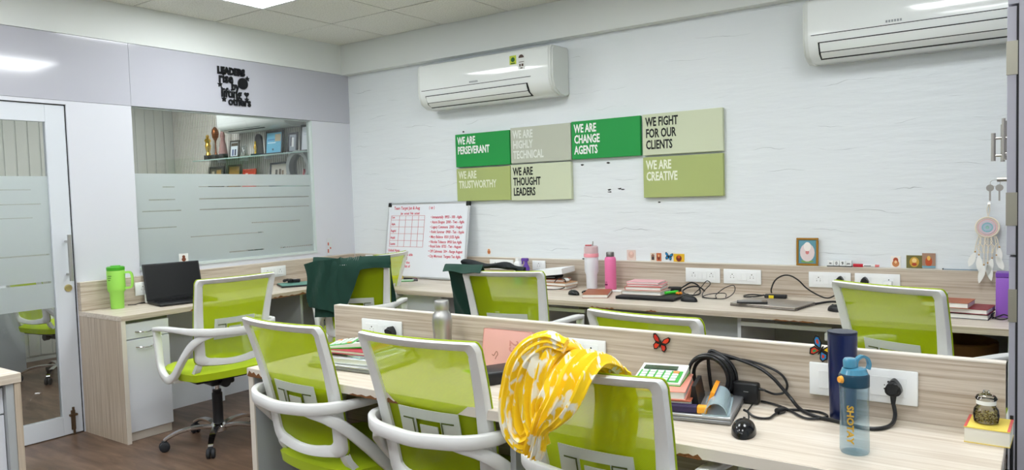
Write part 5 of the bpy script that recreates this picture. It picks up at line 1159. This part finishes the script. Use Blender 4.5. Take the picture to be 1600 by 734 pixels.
frame(-.645, SH, .13, .185, (16, 22, 36), (150, 156, 168), [((236, 236, 236), (.4, .62, .3, .75)), ((60, 60, 76), (.25, .38, .35, .8))], 'narrow black frame with a photo right of the blue certificate')
frame(-.42, SH, .24, .24, (24, 28, 36), (226, 230, 238), [((196, 204, 220), (.2, .8, .72, .75)), ((196, 204, 220), (.2, .7, .62, .65)), ((120, 130, 160), (.78, .84, .5, .56))], 'white certificate in a dark frame at the right end of the shelf')
SL = 1.5305
frame(-1.83, SL, .25, .225, (30, 36, 38), (96, 92, 74), [((190, 150, 70), (.50, .80, .35, .85)), ((200, 190, 160), (.2, .36, .5, .8))], 'dark framed plaque with gold print on the lower shelf')
frame(-1.54, SL, .20, .23, (66, 44, 30), (164, 124, 58), [((120, 84, 40), (.3, .7, .5, .56))], 'bronze coloured plaque second on the lower shelf')
frame(-1.30, SL, .20, .178, (206, 66, 52), (208, 62, 48), [((240, 220, 214), (.2, .38, .52, .78)), ((240, 220, 214), (.48, .8, .6, .72))], 'red plaque with white print on the lower shelf')
frame(-.86, SL, .26, .22, (24, 36, 48), (196, 190, 178), [((70, 60, 54), (.3, .42, .3, .7)), ((90, 76, 66), (.5, .62, .3, .72)), ((120, 96, 70), (.66, .76, .3, .66))], 'framed group photo on the lower shelf partly behind the grey arch')
t = thing('arch_ornament', 'large grey ring shaped ornament on the lower cabin shelf', 'ornament', (-.50, -.13, SL)); part('ring_band', B().lathe([(.115, -.04), (.150, -.045), (.150, .045), (.115, .04)], (0, 0, .155), 40, Matrix.Rotation(PI/2, 4, 'X'), cap=False), mat('ring_grey', lin(150, 154, 154), .4), t, True); part('red_charm', B().prism([(-.012, .0), (.014, .0), (.004, .05)], 'y', -.01, .01).xf(Matrix.Translation((.04, 0, .09))), mat('red_charm', lin(190, 40, 50), .5), t)
t = thing('potted_plant', 'dark leafy plant standing behind the frosted cabin window', 'plant', (-.45, -.62, 0)); part('pot', B().lathe([(.10, 0), (.13, .26), (.12, .27)], n=20), mat('grey_pot', lin(120, 124, 126), .6), t, True); part('stem', B().cyl((0, 0, .26), (0, 0, .95), .012), mat('stem_brown', lin(80, 64, 48), .8), t, True)
LEAF = mat('leaf_green', lin(52, 92, 70), .5)
for k in range(26):
    a, e = k*2.4, random.uniform(.1, 1.1); l = random.uniform(.18, .30)
    q = Matrix.Translation((0, 0, .72+.014*k)) @ Matrix.Rotation(a, 4, 'Z') @ Matrix.Rotation(-e, 4, 'Y')
    part('leaf', B().prism([(0, 0), (l*.3, .022), (l*.7, .018), (l, 0), (l*.7, -.018), (l*.3, -.022)], 'z', 0, .002).xf(q), LEAF, t)
t = thing('side_counter', 'low grey counter inside the cabin behind the glass door', 'cabinet', (-2.48, -2.6, 0)); part('counter_body', B().box(-.2, .2, -.9, .9, 0, .70), GREY_LAM, t); part('counter_top', B().box(-.21, .21, -.91, .91, .7005, .73), WHITE_LAM, t)

# ------------------------------------------------------------------ cloth over the chairs
def cloth_mat(name, c, c2=None, scale=9):
    m = mat(name, lin(*c), .85, sheen=.15, bump=(260, .25))
    if c2:
        nt, p, L = nodes(m); n = nt.nodes.new('ShaderNodeTexNoise'); n.inputs['Scale'].default_value = scale; n.inputs['Detail'].default_value = 2.5; n.inputs['Distortion'].default_value = .8
        L(mapping(nt, (2.2, 2.2, 1)), n.inputs['Vector']); r = ramp(nt, [(.53, lin(*c)), (.60, lin(*c2))]); L(n.outputs['Fac'], r.inputs['Fac']); L(r.outputs['Color'], p.inputs['Base Color'])
    return m
GRN = cloth_mat('dark_green_cloth', (10, 56, 44)); YLW = cloth_mat('tie_dye_yellow_cloth', (250, 206, 6), (244, 240, 222), 17)
def pose(chair_obj, dz):
    return Matrix.Translation(Vector(chair_obj.location)) @ Matrix.Rotation(chair_obj.rotation_euler.z, 4, 'Z') @ Matrix.Diagonal((*chair_obj.scale, 1)) @ Matrix.Translation((0, 0, dz))
def drape(x0, x1, top, back, front, nu=40, nv=44, off=.012, fold=.010, freq=30, yo=None, ph=0):
    """cloth over the top rail: v from the rear hem over the rail to the front hem (chair's own axes)"""
    def f(u, v):
        x = x0+(x1-x0)*u; lb, lf = back(u), front(u); tot = lb+lf; s = v*tot-lb    # s<0 rear, s>0 front
        yr, yf = yb(x, ZT-.02)-off, yb(x, ZT-.02)+.032+off
        ww = fold*math.sin(freq*x+ph+1.3*math.sin(5*v+ph))*min(1, abs(s)*7)
        if s < 0:
            k = min(1, -s/.03); z = top-(-s)+.004*math.sin(9*u); y = yr*k+(yr+yf)/2*(1-k)-abs(ww)-ww*.5+(.0 if -s < .05 else (-.02*(-s)))
        else:
            k = min(1, s/.03); z = top-s; zz = max(z, ZB); y = (yb(x, zz)+.03+off)*k+(yr+yf)/2*(1-k)+abs(ww)
        z += .003*math.sin(17*x+ph)-(.012*(abs(s)/.03) if abs(s) < .03 else .012)+.012
        return (x+ .012*math.sin(6*v+3*u+ph)*min(1, abs(s)*5), y, z)
    return B().grid(nu, nv, f, .0035)
# jacket over the corner chair
o = thing('jacket', 'dark green jacket draped over the back of the corner chair', 'jacket', tuple(cE.location), cE.rotation_euler.z); o.scale = cE.scale
sh = Matrix.Translation((0, 0, .105/1))
hb = lambda u: .07+.30*max(0, min(1, (.62-u)/.28)) if u > .34 else .37-.02*u
part('jacket_body', drape(-.25, .235, ZT+.022, hb, lambda u: .42-.05*u, fold=.014, freq=26).xf(sh), GRN, o, True)
part('sleeve', B().grid(14, 22, lambda u, v: (-.30+.22*u+.03*v+.012*math.sin(6*v+2*u), -.335-.02*math.sin(PI*u)-.03*v-.012*math.sin(14*u+4*v), .985+.02*u-.36*v*(1-.25*(1-u))-.05*max(0, .25-u)), .0035).xf(sh), GRN, o, True)
o = thing('jacket', 'dark green jacket hanging left of the chair right of the whiteboard', 'jacket', tuple(cG.location), cG.rotation_euler.z); o.scale = cG.scale
part('jacket_body', drape(-.335, -.10, ZT+.040, lambda u: .03+.0*u, lambda u: .46-.06*u, fold=.016, freq=34, off=.022, ph=1), GRN, o, True)
part('sleeve', B().sweep(crom([(-.25, -.245, 1.035), (-.12, -.275, 1.018), (.0, -.285, 1.022), (.06, -.285, 1.010), (.11, -.28, .995)], 6), lambda i: [(.016*math.cos(a)*(1+.25*math.sin(i*.6)), .028*math.sin(a)*(1+.2*math.sin(2*a+i*.7))) for a in [2*PI*k/12 for k in range(12)]], lambda i, tt: (0, 0, 1)), mat('black_jersey', lin(20, 26, 28), .85), o, True)

# scarf over the front chair: pleated bundles
sc = thing('scarf', 'yellow and white tie-dye scarf bundled over the chair back at the front desk', 'scarf', (3.87, -2.96, .74))
def pleat(pts, ws, th=.016, n=44, pl=9, amp=.30, ph=0, out=(0, -1, 0)):
    P = crom(pts, 8); W_ = crom([(w, 0, 0) for w in ws], 8); m = len(P)
    def prof(i):
        w = W_[i][0]/2; r = []
        for k in range(n):
            a = 2*PI*k/n; x = w*math.cos(a); q = math.sin(a)
            y = th*q*(1+amp*math.sin(pl*math.cos(a)*1.7+ph+i*.05))+(.004*math.sin(x*240+ph+i*.09)*(1 if q > 0 else .3))
            r.append((x, y))
        return r
    def side(i, t):
        return Vector(out) if out[1] == 0 else Vector(t).cross(Vector(out))
    return B().sweep(P, prof, side)
yo = -3.01
off_ = Matrix.Translation((-3.87, 2.96, -.74))
part('outer_loop', pleat([(3.925, yo+.03, 1.020), (3.885, yo+.02, 1.030), (3.845, yo+.0, 1.008), (3.815, yo-.01, .965), (3.798, yo-.01, .91), (3.790, yo-.012, .86), (3.797, yo-.014, .812), (3.824, yo-.012, .786), (3.855, yo-.012, .802), (3.880, yo-.014, .840)], [.035, .050, .062, .068, .070, .070, .066, .062, .056, .040], .019, ph=.5, pl=7).xf(off_), YLW, sc, True)
part('middle_fold', pleat([(3.885, yo+.13, .985), (3.880, yo+.06, 1.012), (3.866, yo+.005, .985), (3.852, yo-.010, .92), (3.853, yo-.015, .86), (3.872, yo-.02, .81), (3.886, yo-.022, .785)], [.07, .075, .085, .085, .070, .05, .04], .017, ph=2, pl=7, out=(1, 0, 0)).xf(off_), YLW, sc, True)
part('rail_wrap', pleat([(3.965, yo+.150, .93), (3.962, yo+.115, .965), (3.957, yo+.055, .984), (3.948, yo+.005, .960), (3.935, yo-.02, .912), (3.908, yo-.03, .865), (3.888, yo-.035, .83), (3.870, yo-.03, .785), (3.862, yo-.028, .762)], [.12, .125, .128, .128, .112, .078, .044, .056, .050], .017, ph=1, pl=10, amp=.35, out=(1, 0, 0)).xf(off_), YLW, sc, True)
part('front_fall', B().grid(16, 24, lambda u, v: (3.93+.12*u-.02*v+.01*math.sin(5*v), yo+.125+.06*v+.008*math.sin(18*u+3*v), .955-.25*v-.03*u+.03*math.sin(2*u)), .003).xf(off_), YLW, sc, True)
